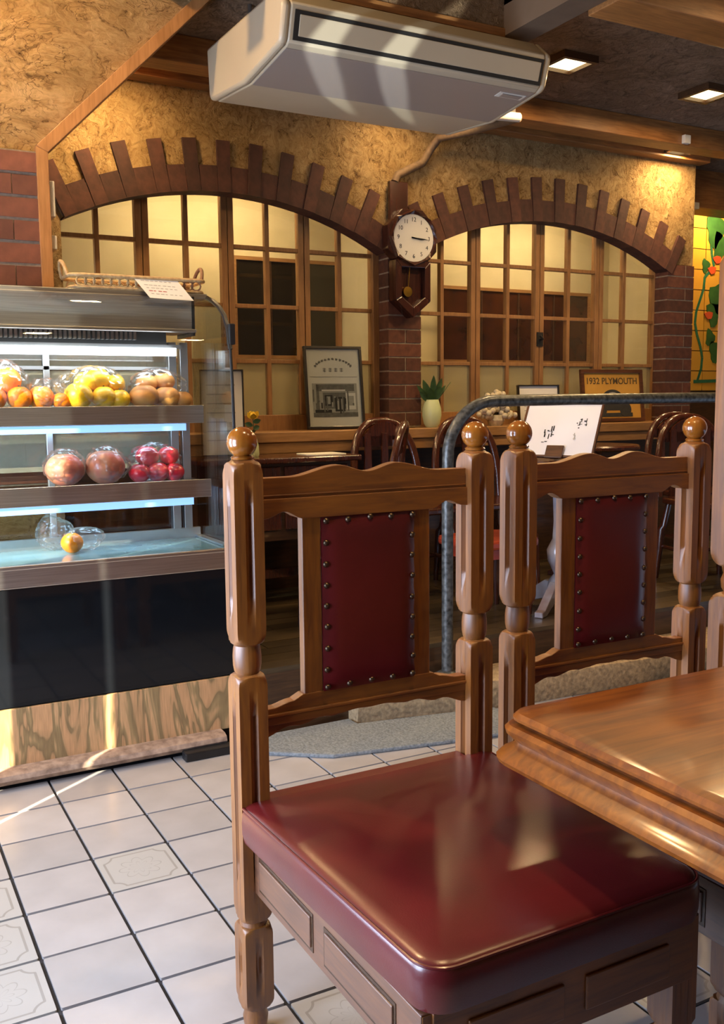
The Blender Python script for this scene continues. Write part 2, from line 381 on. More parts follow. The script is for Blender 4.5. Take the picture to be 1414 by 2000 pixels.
for i in range(-3, 13):
    for j in range(0, 14):
        x = TX0+TS*(i+.5); y = TY0-TS*(j+.5)
        if x > 2.9 and y < 1.9: continue
        t = share(tile_flower if (i, j) in FLOWER else tile_plain, 'tile', fl, (x, y, random.uniform(-.0006, .0004)))
        t.rotation_euler = (random.uniform(-.002, .002), random.uniform(-.002, .002), PI/2*random.randint(0, 3))

# ---- raised back floor with planks, its riser, the low nosing, the stone step
pf = struct(B(-1.0, 6.6, 3.075, 6.0, -.05, .222).obj('floor_raised', dark))
pw = .088; j = 0; y = 3.062
plank_len = [1.35, 1.8, 1.1, 1.55]
while y < 4.38:
    x = -.9+(j*.53) % 1.2-1.0; k = j
    while x < 6.4:
        ln = plank_len[k % 4]
        if x+ln > .9:
            b = B(0, ln-.003, 0, pw-.003, -.018, 0)
            o = b.obj('plank', plankw, pf); o.location = (x, y, .24+random.uniform(-.0008, .0008))
        x += ln; k += 1
    y += pw; j += 1
struct(B(1.16, 4.2, 3.064, 3.078, .0, .222).obj('trim_riser', darkw))
# plywood kick board under the display case
tag(B(-.62, 1.165, 3.046, 3.060, .055, .240).obj('kick_board', plyw, bevel=.0015), 'bare plywood board below the black front of the display case', 'board')
no = MB()
prof = [(3.015, .012), (2.992, .022), (2.982, .036), (2.988, .050), (3.006, .058), (3.07, .060), (3.07, .008)]
no.prism(prof, 0, -.6, 1.09)
tag(no.obj('floor_nosing', nosem, smooth=True), 'worn speckled rounded nosing along the foot of the plywood board', 'nosing')
tag(B(.93, 1.12, 2.945, 2.99, .0, .030).obj('door_stop', black, bevel=.005), 'small black rubber wedge lying on the tiles beside the nosing', 'door stop')
st = MB()
pl = [(1.46, 2.86), (3.75, 2.76), (3.75, 3.07), (1.46, 3.07)]
prf = [(.012, .0), (.004, .03), (0, .085), (.010, .107), (.035, .117)]
vs = []; fs = []
for t in range(13):
    a = t/12; x = 1.60+(3.75-1.60)*a; y0 = 2.985-.19*(min(x, 2.3)-1.6)-.05*max(x-2.3, 0)+.006*math.sin(t*1.7)
    ring = [(x, 3.07, .0)]+[(x, y0+dy, max(z+.003*math.sin(t*2.3), 0)) for dy, z in prf]+[(x, 3.07, .117)]
    vs += ring
R_ = 7
for t in range(12):
    for k in range(R_): fs.append((t*R_+k, t*R_+(k+1) % R_, (t+1)*R_+(k+1) % R_, (t+1)*R_+k))
fs += [tuple(range(R_)), tuple(12*R_+k for k in range(R_-1, -1, -1))]
st.add(vs, [f[::-1] for f in fs])
struct(st.obj('floor_step', stonem, smooth=True))
# mat
mb = MB(); pts = [(1.105, 3.03), (1.19, 2.87), (1.37, 2.735), (1.75, 2.66), (2.14, 2.60), (2.13, 2.872), (1.85, 2.925), (1.59, 2.972), (1.585, 3.035)]
mb.prism(pts, 2, 0.0, .014)
tag(mb.obj('door_mat', matm, bevel=.005), 'speckled grey mat on the tiles in front of the stone step', 'mat')

# ---- wall behind the display case (brick below, plaster above, chamfered opening)
WY = 3.50
wl = struct(MB().prism([(-1.0, 0), (.668, 0), (.668, 2.045), (1.27, 2.645), (1.45, 2.83), (1.45, 3.05), (-1.0, 3.05)], 1, WY, WY+.09).obj('wall_left', plast_l))
mb = B(-1.0, .665, WY-.0225, WY+.001, .9, 2.035); mb.obj('mortar_bed', mortar, wl)
bk = B(-.108, .108, -.015, .012, -.0325, .0325); bkm = bk.mesh('brick', brickw)
bh = B(-.052, .052, -.015, .012, -.0325, .0325).mesh('brick', brickw)
for r in range(15):
    z = 2.035-.0385-r*.0755; off = .108 if r % 2 else 0
    x = .665-.110-off
    if r % 2: share(bh, 'brick', wl, (.665-.054, WY-.012, z))
    while x > -.95:
        share(bkm, 'brick', wl, (x, WY-.012+random.uniform(-.002, .002), z)); x -= .2255
# trim along the opening
tr = MB(); outer = [(.640, .24), (.640, 2.052), (1.248, 2.662), (1.30, 2.71)]; t_ = .040
inner = [(.640+t_, .24), (.640+t_, 2.052-.017), (1.248+t_*.70, 2.662-t_*.70), (1.30+t_*.7, 2.71-t_*.7)]
for i in range(3):
    tr.prism([outer[i], outer[i+1], inner[i+1], inner[i]], 1, WY-.035, WY+.10)
struct(tr.obj('trim_1', trimw, bevel=.002))
for nm, z0, z1, lab in (('wall_switch', 1.825, 1.945, 'tall cream wall switch plate on the wooden trim'), ('wall_socket', 1.715, 1.762, 'short cream plate below the taller switch on the wooden trim')):
    o = thing(nm, lab, 'switch', (.700, WY+.03, z0))
    B(.681, .700, WY-.018, WY+.06, z0, z1).obj('plate', whitep, o, bevel=.003)
    B(.700, .703, WY+.0, WY+.04, z0+.012, z1-.012).obj('rocker', whitep, o)

# ---- back wall with two arched windows
WB = 4.39; K = WB/4.5; CZ = 2.66
def sc(x, z): return x*K, 1.187+(z-1.187)*K
A1c, A1z = sc(1.72, 2.196); A1R = 1.80*K
A2c, A2z = sc(3.735, 2.212); A2R = 1.98*K
P1 = (2.548, 2.748); P2 = (4.548, 4.772)        # pier, right pier
def arcz(x, c, z, R): return z-R+math.sqrt(max(R*R-(x-c)**2, 0))
wb = MB(); TH = .10
def strip(x0, x1, c, z, R, n=28):
    for i in range(n):
        a = x0+(x1-x0)*i/n; b = x0+(x1-x0)*(i+1)/n
        za, zb = arcz(a, c, z, R), arcz(b, c, z, R)
        wb.add([(a, WB, za), (b, WB, zb), (b, WB, CZ+.02), (a, WB, CZ+.02), (a, WB+TH, za), (b, WB+TH, zb), (b, WB+TH, CZ+.02), (a, WB+TH, CZ+.02)],
               [(0, 1, 2, 3), (7, 6, 5, 4), (0, 4, 5, 1)])
strip(.90, P1[0], A1c, A1z, A1R); strip(P1[1], P2[0], A2c, A2z, A2R)
wb.box(.2, .90, WB, WB+TH, .22, CZ+.02)
wb.box(P1[0], P1[1], WB, WB+TH, 1.99, CZ+.02); wb.box(P2[0], P2[1], WB, WB+TH, 2.005, CZ+.02)
wb.box(P1[0]+.02, P1[1]-.02, WB+.02, WB+TH, 1.0, 1.99); wb.box(P2[0]+.02, P2[1]-.02, WB+.02, WB+TH, .22, 2.005)
wall = struct(wb.obj('wall_back', plast_b))
struct(B(.2, P2[1], WB, WB+TH, .22, .93).obj('wall_back_dado', darkw))
# mortar beds and pier bricks
def pier(x0, x1, ztop, zbot):
    w_ = x1-x0
    B(x0+.0025, x1-.0025, WB-.0085, WB+.095, zbot, ztop).obj('mortar_bed', mortar, wall)
    z = ztop-.033; r = 0
    while z > zbot:
        h = .0322
        cuts = [0, w_] if r % 2 else [0, w_*.52, w_]
        if w_ > .21 and not r % 2: cuts = [0, w_*.68, w_]
        for a, b in zip(cuts[:-1], cuts[1:]):
            z0 = max(z-h, zbot)
            o = B(x0+a+.004*(a > 0), x0+b-.004*(b < w_), WB-.012, WB+.095, z0, z+h).obj('brick', brickm, wall)
        z -= .0725; r += 1
pier(P1[0], P1[1], 1.985, 1.04); pier(P2[0], P2[1], 2.0, .93)
# arch bricks
def arch(c, z, R, x0, x1, nlong, phase):
    a0 = math.asin((x0-c)/R); a1 = math.asin((x1-c)/R)
    n = nlong*2-1; da = (a1-a0)/n
    cz = z-R
    # bed of mortar
    poly = [(c+(R+.002)*math.sin(a0+(a1-a0)*k/30), cz+(R+.002)*math.cos(a0+(a1-a0)*k/30)) for k in range(31)]
    poly2 = [(c+(R+.100)*math.sin(a0+(a1-a0)*k/30), cz+(R+.100)*math.cos(a0+(a1-a0)*k/30)) for k in range(31)]
    mb = MB()
    for k in range(30): mb.prism([poly[k], poly[k+1], poly2[k+1], poly2[k]], 1, WB-.006, WB+.05)
    mb.obj('mortar_bed', mortar, wall)
    for k in range(n):
        a = a0+da*(k+.5); lng = (k % 2 == 0)
        wid = da*R*(.43 if lng else .565)
        ln = (.232 if lng else .112)+random.uniform(-.004, .004)
        M = Matrix.Translation((c, WB, cz)) @ Matrix.Rotation(a, 4, 'Y')
        mb = MB(); q = .014 if lng else .010
        mb.prism([(-wid, R-.006), (wid, R-.006), (wid*1.03, R+ln), (-wid*1.03, R+ln)], 1, -q-random.uniform(0, .004), TH*.9)
        o = bpy.data.objects.new('brick', mb.mesh('brick', archm)); COL.objects.link(o); o.parent = wall; o.matrix_local = M
arch(A1c, A1z, A1R, .91, 2.545, 12, 0)
arch(A2c, A2z, A2R, 2.765, 4.585, 13, 0)

# ---- windows behind the arches
WW = 4.50; KW = WW/4.6
def wx(x): return x*KW
def wz(z): return 1.187+(z-1.187)*KW
def window(name, x0, x1, thick, thin, rows, zb, zt, thinskip=()):
    o = bpy.data.objects.new(name, None); COL.objects.link(o); o.location = (x0, WW, zb); o['_o'] = (x0, WW, zb); o['kind'] = 'structure'
    y0, y1 = WW-.012, WW+.03
    fr = MB(); fr.box(x0-.03, x0+.02, y0-.01, y1+.01, zb, zt); fr.box(x1-.03, x1+.03, y0-.01, y1+.01, zb, zt)
    fr.box(x0, x1, y0, y1, zb, zb+.085); fr.box(x0, x1, y0, y1, zt-.03, zt+.03)
    fr.obj('window_frame', winw, o, bevel=.003)
    for x in thick:
        for s_ in (-1, 1):
            B(x+s_*.017-.015, x+s_*.017+.015, y0, y1, zb+.085, zt-.03).obj('stile', winw, o, bevel=.003)
    for x in thin: B(x-.011, x+.011, y0+.004, y1-.004, zb+.085, zt-.03).obj('muntin', winw, o, bevel=.002)
    xs = sorted([x0+.02]+[x-.032 for x in thick]+[x+.032 for x in thick]+[x for x in thin]+[x1-.03])
    bays = []
    edges = [x0+.02]+list(thick)+[x1-.03]
    for a, b in zip(edges[:-1], edges[1:]):
        a2 = a+(.032 if a in thick else 0); b2 = b-(.032 if b in thick else 0)
        for z in rows: B(a2, b2, y0+.006, y1-.006, z-.010, z+.010).obj('muntin', winw, o, bevel=.002)
        mids = [t for t in thin if a2 < t < b2]
        e2 = [a2]+mids+[b2]
        zz = [zb+.085]+list(rows)+[zt-.03]
        for u, v_ in zip(e2[:-1], e2[1:]):
            for q, (z0, z1) in enumerate(zip(zz[:-1], zz[1:])):
                B(u-.002, v_+.002, WW+.006, WW+.010, z0-.002, z1+.002).obj('pane', pane_t if q == 0 or (q == 3 and False) else pane_g, o)
    return o
rows = [wz(1.388), wz(1.665), wz(1.955)]
window('window_1', wx(.90), wx(2.60), [wx(1.317), wx(1.748), wx(2.167)], [wx(1.103), wx(1.536), wx(1.962), wx(2.374)], rows, 1.03, wz(2.32))
window('window_2', wx(2.80), wx(4.68), [wx(3.252), wx(3.718), wx(4.185)], [wx(3.024), wx(3.485), wx(3.944), wx(4.395)], rows, 1.03, wz(2.32))
# catch on the right window
o = thing('window_catch', 'black iron window catch on the middle stile of the right window', 'latch', (wx(3.718), WW-.02, 1.53))
B(wx(3.718)-.022, wx(3.718)+.022, WW-.020, WW-.012, 1.49, 1.57).obj('plate', dark, o)
MB().tube([(wx(3.718), WW-.02, 1.53), (wx(3.718), WW-.045, 1.53), (wx(3.718)-.03, WW-.05, 1.55)], .007, 8).obj('lever', dark, o)
# shallow lit space behind the windows
struct(B(.5, 5.0, 5.02, 5.06, .2, 2.8).obj('wall_beyond', creamm))
struct(B(.5, 5.0, 4.56, 5.02, 2.40, 2.44).obj('ceiling_beyond', creamm))
struct(B(.5, 5.0, 4.56, 5.02, .90, .94).obj('floor_beyond', creamm))
struct(B(2.60, 2.72, 4.52, 5.02, .94, 2.40).obj('wall_beyond_divider', creamm)); struct(B(4.66, 4.76, 4.50, 5.02, .94, 2.40).obj('wall_beyond_end', creamm))
for x0, x1, z0, z1, mt, lab in ((1.95, 2.56, 1.44, 1.955, darkpane, 'dark glazed opening behind the left arched window'), (3.30, 4.46, 1.43, 1.86, brownpane, 'reddish brown glazed opening behind the right arched window')):
    o = thing('inner_window', lab, 'window', (x0, 5.02, z0))
    f = MB()
    for a in ((x0-.02, x1+.02, z0-.02, z0), (x0-.02, x1+.02, z1, z1+.02), (x0-.02, x0, z0, z1), (x1, x1+.02, z0, z1)): f.box(a[0], a[1], 4.995, 5.02, a[2], a[3])
    f.obj('frame', sillw, o); B(x0, x1, 5.005, 5.018, z0, z1).obj('pane', mt, o)
    nb = 4 if x1-x0 > 1 else 3
    for k in range(1, nb):
        xx = x0+(x1-x0)*k/nb; B(xx-.006, xx+.006, 4.999, 5.006, z0, z1).obj('bar', darkw, o)
for xa, xb, lab in ((1.35, 2.15, 'warm strip lamp at the top behind the left arched window'), (3.25, 4.25, 'warm strip lamp at the top behind the right arched window')):
    o = thing('strip_lamp', lab, 'lamp', (xa, 4.68, 2.39))
    B(xa, xb, 4.64, 4.72, 2.365, 2.399).obj('housing', whitep, o); MB().tube([(xa+.02, 4.68, 2.352), (xb-.02, 4.68, 2.352)], .013, 10).obj('tube', tubew, o)
    light('strip_lamp_light', 'AREA', ((xa+xb)/2, 4.68, 2.33), 7.5, (1, .74, .40), (0, .12, -1), shape='RECTANGLE', size=xb-xa, size_y=.05)
# sill ledge
sl = MB(); sl.box(.6, P2[1], 4.25, WW-.012, .985, 1.036); sl.box(.6, P2[1], 4.262, 4.39, .93, .985)
struct(sl.obj('window_sill', sillw, bevel=.004))

# ---- beyond the right end of the back wall
struct(B(P2[1]-.02, 6.6, 5.20, 5.26, .2, 2.8).obj('wall_far', darkw))
struct(B(6.5, 6.56, -1.5, 5.3, 0, 3.1).obj('wall_right', roomm))
struct(B(P2[1]-.02, P2[1]+.0, WB+TH, 5.2, .2, 2.7).obj('wall_back_return', darkw))
mu = thing('tile_mural', 'yellow tile mural with green vines and leaves on the far right wall', 'mural', (5.62, 5.2, 1.23))
tm = B(.003, .147, -.012, 0, .003, .147).mesh('tile', muraly)
for i in range(6):
    for j in range(9): share(tm, 'tile', mu, (i*.15, -.004, j*.15))
def mur(name, mat, poly, d=.0185): MB().prism(poly, 1, -d, -.010).obj(name, mat, mu)
def ribbon(pts, w_):
    l_ = []; r_ = []
    for i, q in enumerate(pts):
        a = Vector(pts[max(i-1, 0)]); b = Vector(pts[min(i+1, len(pts)-1)]); t = (b-a).normalized(); n_ = Vector((-t.y, t.x))*w_
        l_.append((q[0]+n_.x, q[1]+n_.y)); r_.append((q[0]-n_.x, q[1]-n_.y))
    return l_+r_[::-1]
mu['_o'] = (0, 0, 0)
vp = [(.10+.045*math.sin(k*.9)+.012*k*(k > 9), .08+k*.085) for k in range(14)]
for k in range(13): mur('painted_vine', vinep, ribbon(vp[k:k+2], .011))
mur('painted_vine', vinep, ribbon([(.06, .07), (.3, .075), (.85, .07)], .012))
for cx_, cz_, rr_, ang in ((.24, 1.20, .12, .3), (.30, 1.08, .10, 2.1), (.30, .70, .12, .8), (.25, .58, .09, 2.6), (.28, .30, .08, .4), (.22, .40, .06, 2), (.45, .9, .12, 1.2), (.5, .5, .12, .4), (.6, 1.15, .12, 1.9), (.15, .93, .05, .2)):
    pts = []
    for k in range(14):
        a = 2*PI*k/14; q = rr_*(1+.22*math.cos(3*a))*(.95 if k % 2 else 1.05); pts.append((cx_+q*math.cos(a+ang)*.8, cz_+q*math.sin(a+ang)))
    mur('painted_leaf', leafp, pts, .020)
for cx_, cz_ in ((.22, .90), (.20, .565), (.27, .98), (.55, .75)):
    mur('painted_flower', redp, [(cx_+.045*math.cos(2*PI*k/7)*(1.3 if k % 2 else .8), cz_+.03*math.sin(2*PI*k/7)) for k in range(7)], .022)

# ---- ceiling, beams, the raised well
struct(B(2.40, 6.56, -1.5, 3.0, CZ, CZ+.05).obj('ceiling_right', ceilm))
struct(B(-1.0, 6.56, 3.59, 5.3, CZ, CZ+.05).obj('ceiling', ceilm)); struct(B(1.05, 6.56, 3.16, 3.59, CZ, CZ+.05).obj('ceiling_middle', ceilm))
struct(B(2.3, 6.56, 3.0, 3.16, CZ, CZ+.05).obj('ceiling_strip', ceilm))
struct(B(-1.0, 2.45, -1.5, 3.6, 3.05, 3.1).obj('ceiling_well', roomm)); struct(B(1.05, 1.13, 3.16, 3.50, 2.66, 3.06).obj('wall_well_return', plast_w))
struct(B(1.05, 2.30, 3.07, 3.16, 2.575, 3.06).obj('wall_well', plast_w)); struct(B(1.05, 2.30, 3.062, 3.165, 2.545, 2.575).obj('trim_2', beamw))
struct(B(2.30, 2.42, -1.5, 3.16, 2.55, 3.06).obj('wall_well_side', wellm))
for k, (y0, y1, z0, x0) in enumerate(((2.56, 2.74, 2.53, 2.42), (3.895, 4.02, 2.55, .9), (1.1, 1.28, 2.53, 2.42))):
    struct(B(x0, 6.5, y0, y1, z0, CZ).obj('trim_%d' % (4+k), beamw, bevel=.004))
struct(B(2.43, 2.60, 2.742, 2.80, 2.60, 2.66).obj('trim_8', trimw))
struct(B(.6, 4.80, 4.30, WB-.001, 2.612, CZ).obj('trim_7', beamw, bevel=.004))
struct(B(P2[1], 6.5, 4.6, 4.8, 2.42, CZ).obj('trim_9', beamw))
# small beam brackets
for x, lab in ((2.93, 'small pale clip on the ceiling beam next to the air conditioner'), (4.12, 'small pale clip on the ceiling beam near the right edge')):
    o = tag(B(x, x+.045, 3.87, 3.895, 2.555, 2.60).obj('beam_clip', whitep, bevel=.003), lab, 'clip')
# rest of the room: storefront on the left, wall behind, added sun-blocking wall outside
sf = MB(); X0, X1 = -1.06, -.98
sf.box(X0, X1, -1.5, 3.5, 0, .28); sf.box(X0, X1, -1.5, 3.5, 2.36, 3.1); sf.box(X0, X1, -1.5, -.75, .28, 2.36); sf.box(X0, X1, 1.68, 1.805, .28, 2.36)
sf.box(X0, X1, 2.95, 3.5, .28, 2.36)
struct(sf.obj('wall_storefront', roomm))
for k, (a, b) in enumerate(((-.75, 1.68), (1.80, 2.95))):
    o = bpy.data.objects.new('window_%d' % (3+k), None); COL.objects.link(o); o.location = (X0, a, .28); o['_o'] = (X0, a, .28); o['kind'] = 'structure'
    f = MB(); f.box(X0+.01, X1-.01, a, b, .28, .33); f.box(X0+.01, X1-.01, a, b, 2.31, 2.36)
    for yy, ww in (((.0, .025), (.8, .025)) if k == 0 else ((1.950, .082), (2.55, .02))): f.box(X0+.01, X1-.01, yy-ww, yy+ww, .33, 2.31)
    f.obj('window_frame', trimw, o); B(X0+.035, X0+.041, a, b, .33, 2.31).obj('pane', clear, o)
struct(B(-1.06, 6.56, -1.58, -1.5, 0, 3.1).obj('wall_front', roomm))
struct(B(-2.6, -2.5, -6, .72, 0, 4.2).obj('wall_sun_block', roomm))  # unseen wall added to keep direct sun off the nearer window
struct(B(-9, -1.06, -8, 8, -.12, -.02).obj('ground_outside', plain('pavement', (.35, .34, .32), None, 20, .9)))

# ================================================================== LAMPS
def downlight(x, y, z, power, lab, sz=.075):
    o = thing('downlight', lab, 'lamp', (x, y, z), group='square ceiling downlights')
    f = MB()
    for a in ((-sz-.02, sz+.02, -sz-.02, -sz), (-sz-.02, sz+.02, sz, sz+.02), (-sz-.02, -sz, -sz, sz), (sz, sz+.02, -sz, sz)): f.box(x+a[0], x+a[1], y+a[2], y+a[3], z-.03, z)
    f.obj('frame', darkw, o); B(x-sz, x+sz, y-sz, y+sz, z-.014, z-.008).obj('diffuser', lampe, o)
    light('downlight_light', 'AREA', (x, y, z-.035), power, WARM, (0, 0, -1), shape='SQUARE', size=.13)
downlight(2.90, 3.41, CZ, 15, 'square ceiling downlight beside the air conditioner')
downlight(3.79, 3.43, CZ, 15, 'square ceiling downlight at the right edge of the photo')
downlight(4.50, 4.22, CZ, 13, 'square ceiling downlight over the right end of the plaster wall')
downlight(1.05, 4.12, CZ, 13, 'square ceiling downlight left of the air conditioner over the left arch')
downlight(2.55, 4.16, CZ, 4.5, 'unseen square downlight added behind the air conditioner to warm the back wall')  # extra lamp, added to warm the back plaster
downlight(.25, 2.95, 3.05, 42, 'unseen square downlight added in the raised ceiling to light the left plaster wall')  # added out of view to graze and brighten the left plaster
downlight(1.0, 1.08, 3.05, 19, 'square downlight in the raised ceiling over the red chairs')
downlight(2.0, .7, 3.05, 6, 'square downlight in the raised ceiling over the table')
downlight(3.2, 2.1, CZ, 14, 'square ceiling downlight in front of the stone step')
downlight(5.75, 4.97, CZ, 13, 'unseen square downlight added to light the yellow mural')  # added behind the beam because the mural was too dark

# ================================================================== CHAIRS IN FRONT
def turned(mb, secs, c, half, groove=(), gw=.0085, gd=.009, n8=None):
    """square post turned on a lathe: radius(angle) = min(r, square). secs: (z, r) bottom to top; groove: list of (z0, z1)"""
    angs = []
    for q in range(4):
        a0 = q*PI/2
        ga = math.atan(gw/half)
        for d in (-PI/4, -.60, -.42, -.28, -ga, -ga*.30, ga*.30, ga, .28, .42, .60): angs.append(a0+d)
    n = len(angs); vs = []; fs = []
    zs = [s_[0] for s_ in secs]
    extra = []
    for z0, z1 in groove: extra += [z0, z0+.03, z0+.04, z1-.04, z1-.03, z1]
    def rad(z):
        for (za, ra), (zb, rb) in zip(secs[:-1], secs[1:]):
            if za <= z <= zb: return ra if zb == za else ra+(rb-ra)*(z-za)/(zb-za)
        return secs[-1][1]
    levels = sorted([(z, r) for z, r in secs]+[(z, rad(z)) for z in extra], key=lambda t: t[0])
    if any(secs[i][0] == secs[i+1][0] for i in range(len(secs)-1)): pass
    for z, r in levels:
        gdep = 0
        for z0, z1 in groove:
            if z0 < z < z1: gdep = gd if (z0+.032 < z < z1-.032) else gd*.75
        for k, a in enumerate(angs):
            d = a-round(a/(PI/2))*PI/2
            sq = half/max(abs(math.cos(a)), abs(math.sin(a)))
            rr_ = min(r, sq)
            ga = math.atan(gw/half)
            if gdep and abs(d) < ga*.5: rr_ -= gdep
            vs.append((c[0]+rr_*math.cos(a), c[1]+rr_*math.sin(a), c[2]+z))
    for i in range(len(levels)-1):
        for k in range(n): fs.append((i*n+k, i*n+(k+1) % n, (i+1)*n+(k+1) % n, (i+1)*n+k))
    fs += [tuple(range(n-1, -1, -1)), tuple((len(levels)-1)*n+k for k in range(n))]
    mb.add(vs, fs); return mb
PH = .0275
BLK = PH*1.42
def dome(z0, z1, r0, r1, n=6, up=True):
    """quarter-ellipse change of radius from r0 at z0 to r1 at z1"""
    out = []
    for k in range(n+1):
        t = k/n
        if up: out.append((z0+(z1-z0)*math.sin(t*PI/2), r1+(r0-r1)*math.cos(t*PI/2)))
        else: out.append((z1-(z1-z0)*math.cos(t*PI/2), r0+(r1-r0)*math.sin(t*PI/2)))
    return out
def outline(wb_, wf, yb, yf, r, n=8):
    """seat outline, counter-clockwise, wide at back"""
    pts = []
    for cx_, cy_, a0 in ((wf-r, yf+r, 270), (wb_-.012, yb-.012, 0), (-wb_+.012, yb-.012, 90), (-wf+r, yf+r, 180)):
        q = r if a0 in (270, 180) else .012
        for k in range(n+1):
            a = math.radians(a0+90*k/n); pts.append((cx_+q*math.cos(a), cy_+q*math.sin(a)))
    return pts
def make_chair(label):
    t = thing('leather_chair', label, 'chair', group='carved oak chairs with red leather', local=True)
    secs = [(0, .017), (.012, .022), (.03, .024), (.045, .020)]+dome(.05, .075, .022, BLK, 5, False)+[(.20, BLK)]+dome(.20, .216, BLK, .026, 4)+[(.224, .024)]+dome(.226, .25, .026, BLK, 5, False)+\
        [(.672, BLK)]+dome(.672, .694, BLK, .026, 6)+[(.697, .0215), (.701, .0238), (.712, .0258), (.728, .0262), (.742, .0250), (.749, .0235)]+dome(.752, .780, .026, BLK, 6, False)+[(1.052, BLK)]+dome(1.052, 1.080, BLK, .024, 7)+[(1.084, .019)]
    for s_ in (-1, 1):
        mb = MB(); turned(mb, secs, (s_*.251, 0, 0), PH, groove=((.30, .655), (.80, 1.04), (.085, .19)))
        po = mb.obj('back_post', oakz, t, smooth=True)
        fb = MB(); fb.lathe([(.014, 1.083), (.020, 1.0845), (.021, 1.088), (.017, 1.091)], (s_*.251, 0, 0), 20)
        fb.sphere((s_*.251, 0, 1.1145), .0275, 24, 16); fb.obj('finial', ballwood, po, smooth=True)
        fsec = [(0, .016), (.012, .021), (.03, .023), (.045, .019)]+dome(.05, .075, .021, BLK, 5, False)+[(.17, BLK)]+dome(.17, .186, BLK, .026, 4)+[(.196, .023)]+dome(.20, .226, .026, BLK, 5, False)+[(.384, BLK)]
        mb = MB(); turned(mb, fsec, (s_*.228, -.575, 0), .026, groove=((.085, .16),)); mb.obj('leg', oakz, t, smooth=True)
    # top rail
    def curve(pts, n=48):
        out = []
        for i in range(n+1):
            x = -.228+.456*i/n
            for (xa, za), (xb, zb) in zip(pts[:-1], pts[1:]):
                if xa <= x <= xb+1e-9:
                    u = (x-xa)/(xb-xa); u = u*u*(3-2*u); out.append((x, za+(zb-za)*u)); break
        return out
    top = curve([(-.228, 1.049), (-.16, 1.049), (-.062, 1.067), (0, 1.053), (.064, 1.067), (.16, 1.049), (.228, 1.049)])
    bot = curve([(-.228, .974), (-.212, .976), (-.177, .987), (-.140, .972), (-.1, .972), (.1, .972), (.140, .972), (.177, .987), (.212, .976), (.228, .974)])
    mb = MB(); mb.prism(top+bot[::-1], 1, -.006, .018)
    mb.prism([(-.228, 1.011), (.228, 1.011)]+bot[::-1], 1, -.013, -.005); mb.prism([(-.228, 1.0145), (-.228, 1.018), (.228, 1.018), (.228, 1.0145)], 1, -.0075, -.005)
    mb.obj('top_rail', oakx, t, bevel=.0018)
    top = curve([(-.228, .622), (-.205, .622), (-.165, .630), (-.140, .640), (.140, .640), (.165, .630), (.205, .622), (.228, .622)])
    bot = curve([(-.228, .566), (-.17, .588), (-.150, .585), (-.105, .597), (-.085, .594), (-.03, .603), (0, .601), (.03, .603), (.085, .594), (.105, .597), (.150, .585), (.17, .588), (.228, .566)])
    bot = [(x, .566+(z-.566)*.75) for x, z in bot]
    mb = MB(); mb.prism(top+bot[::-1], 1, -.006, .018)
    mb.prism([(-.228, .606), (.228, .606)]+[(x, max(z, .590)) for x, z in bot[::-1]][::-1][::-1], 1, -.009, -.005)
    mb.prism([(-.228, .606), (-.228, .612), (.228, .612), (.228, .606)], 1, -.012, -.005)
    mb.obj('lower_rail', oakx, t, bevel=.0018)
    for s_ in (-1, 1):
        x0, x1 = sorted((s_*.100, s_*.139))
        mb = B(x0, x1, -.005, .016, .630, .980); mb.obj('stile', oakz, t, bevel=.002)
    # leather back panel: a padded sheet
    nx, nz = 14, 22; vs = []; fs = []
    for j in range(nz+1):
        for i in range(nx+1):
            u, v_ = i/nx, j/nz; e = min(u, 1-u)*nx/1.6; g_ = min(v_, 1-v_)*nz/1.6
            pad = min(1, e)*min(1, g_)
            x = -.1005+.201*u; z = .639+.334*v_
            if i in (0, nx): x += .0012*math.sin(j*1.9)
            vs.append((x, -.008-.011*(pad**.6)*(.75+.25*math.sin(PI*u)*math.sin(PI*v_)), z))
    W_ = nx+1
    for j in range(nz):
        for i in range(nx): fs.append((j*W_+i, j*W_+i+1, (j+1)*W_+i+1, (j+1)*W_+i))
    mb = MB().add(vs, fs); mb.box(-.1, .1, -.0075, .006, .640, .972)
    pn = mb.obj('back_panel', leather, t, smooth=True)
    sm = MB().lathe([(.0062, 0), (.0060, .0015), (.0042, .0040), (.0015, .0052)], n=12).mesh('stud', brass, True)
    ps = [(x, .9655) for x in (-.094, -.047, 0, .047, .094)]+[(x, .647) for x in (-.094, -.047, 0, .047, .094)]+[(s_*.094, .6825+.0403*k) for s_ in (-1, 1) for k in range(7)]
    for x, z in ps: share(sm, 'stud', pn, (x+random.uniform(-.001, .001), -.012, z+random.uniform(-.0015, .0015)), (PI/2, 0, 0))
    # seat
    def loop(off, z): return [(x, y, z) for x, y in outline(.276+off, .256+off, -.020+off*.2, -.618-off, .045+off)]
    vs = []; fs = []
    loops = [(-.006, .384), (0, .388), (.004, .405), (.0045, .425), (.003, .444), (0, .4515), (-.005, .4555), (-.012, .4585)]
    for off, z in loops: vs += loop(off, z)
    n = len(loop(0, 0)); nl = len(loops)
    base = outline(.276-.012, .256-.012, -.022, -.618+.012, .033); cx_, cy_ = 0, -.315
    for k, (f_, dz) in enumerate(((.93, .0025), (.82, .006), (.66, .0095), (.46, .012), (.24, .0135))):
        vs += [(cx_+(x-cx_)*f_, cy_+(y-cy_)*f_, .4585+dz) for x, y in base]
    tot = nl+5
    for i in range(tot-1):
        for k in range(n): fs.append((i*n+k, i*n+(k+1) % n, (i+1)*n+(k+1) % n, (i+1)*n+k))
    vs.append((cx_, cy_, .4725)); fs += [((tot-1)*n+k, (tot-1)*n+(k+1) % n, len(vs)-1) for k in range(n)]; fs.append(tuple(range(n-1, -1, -1)))
    mb = MB().add(vs, fs); mb.box(-.222, .222, -.024, .020, .40, .452)
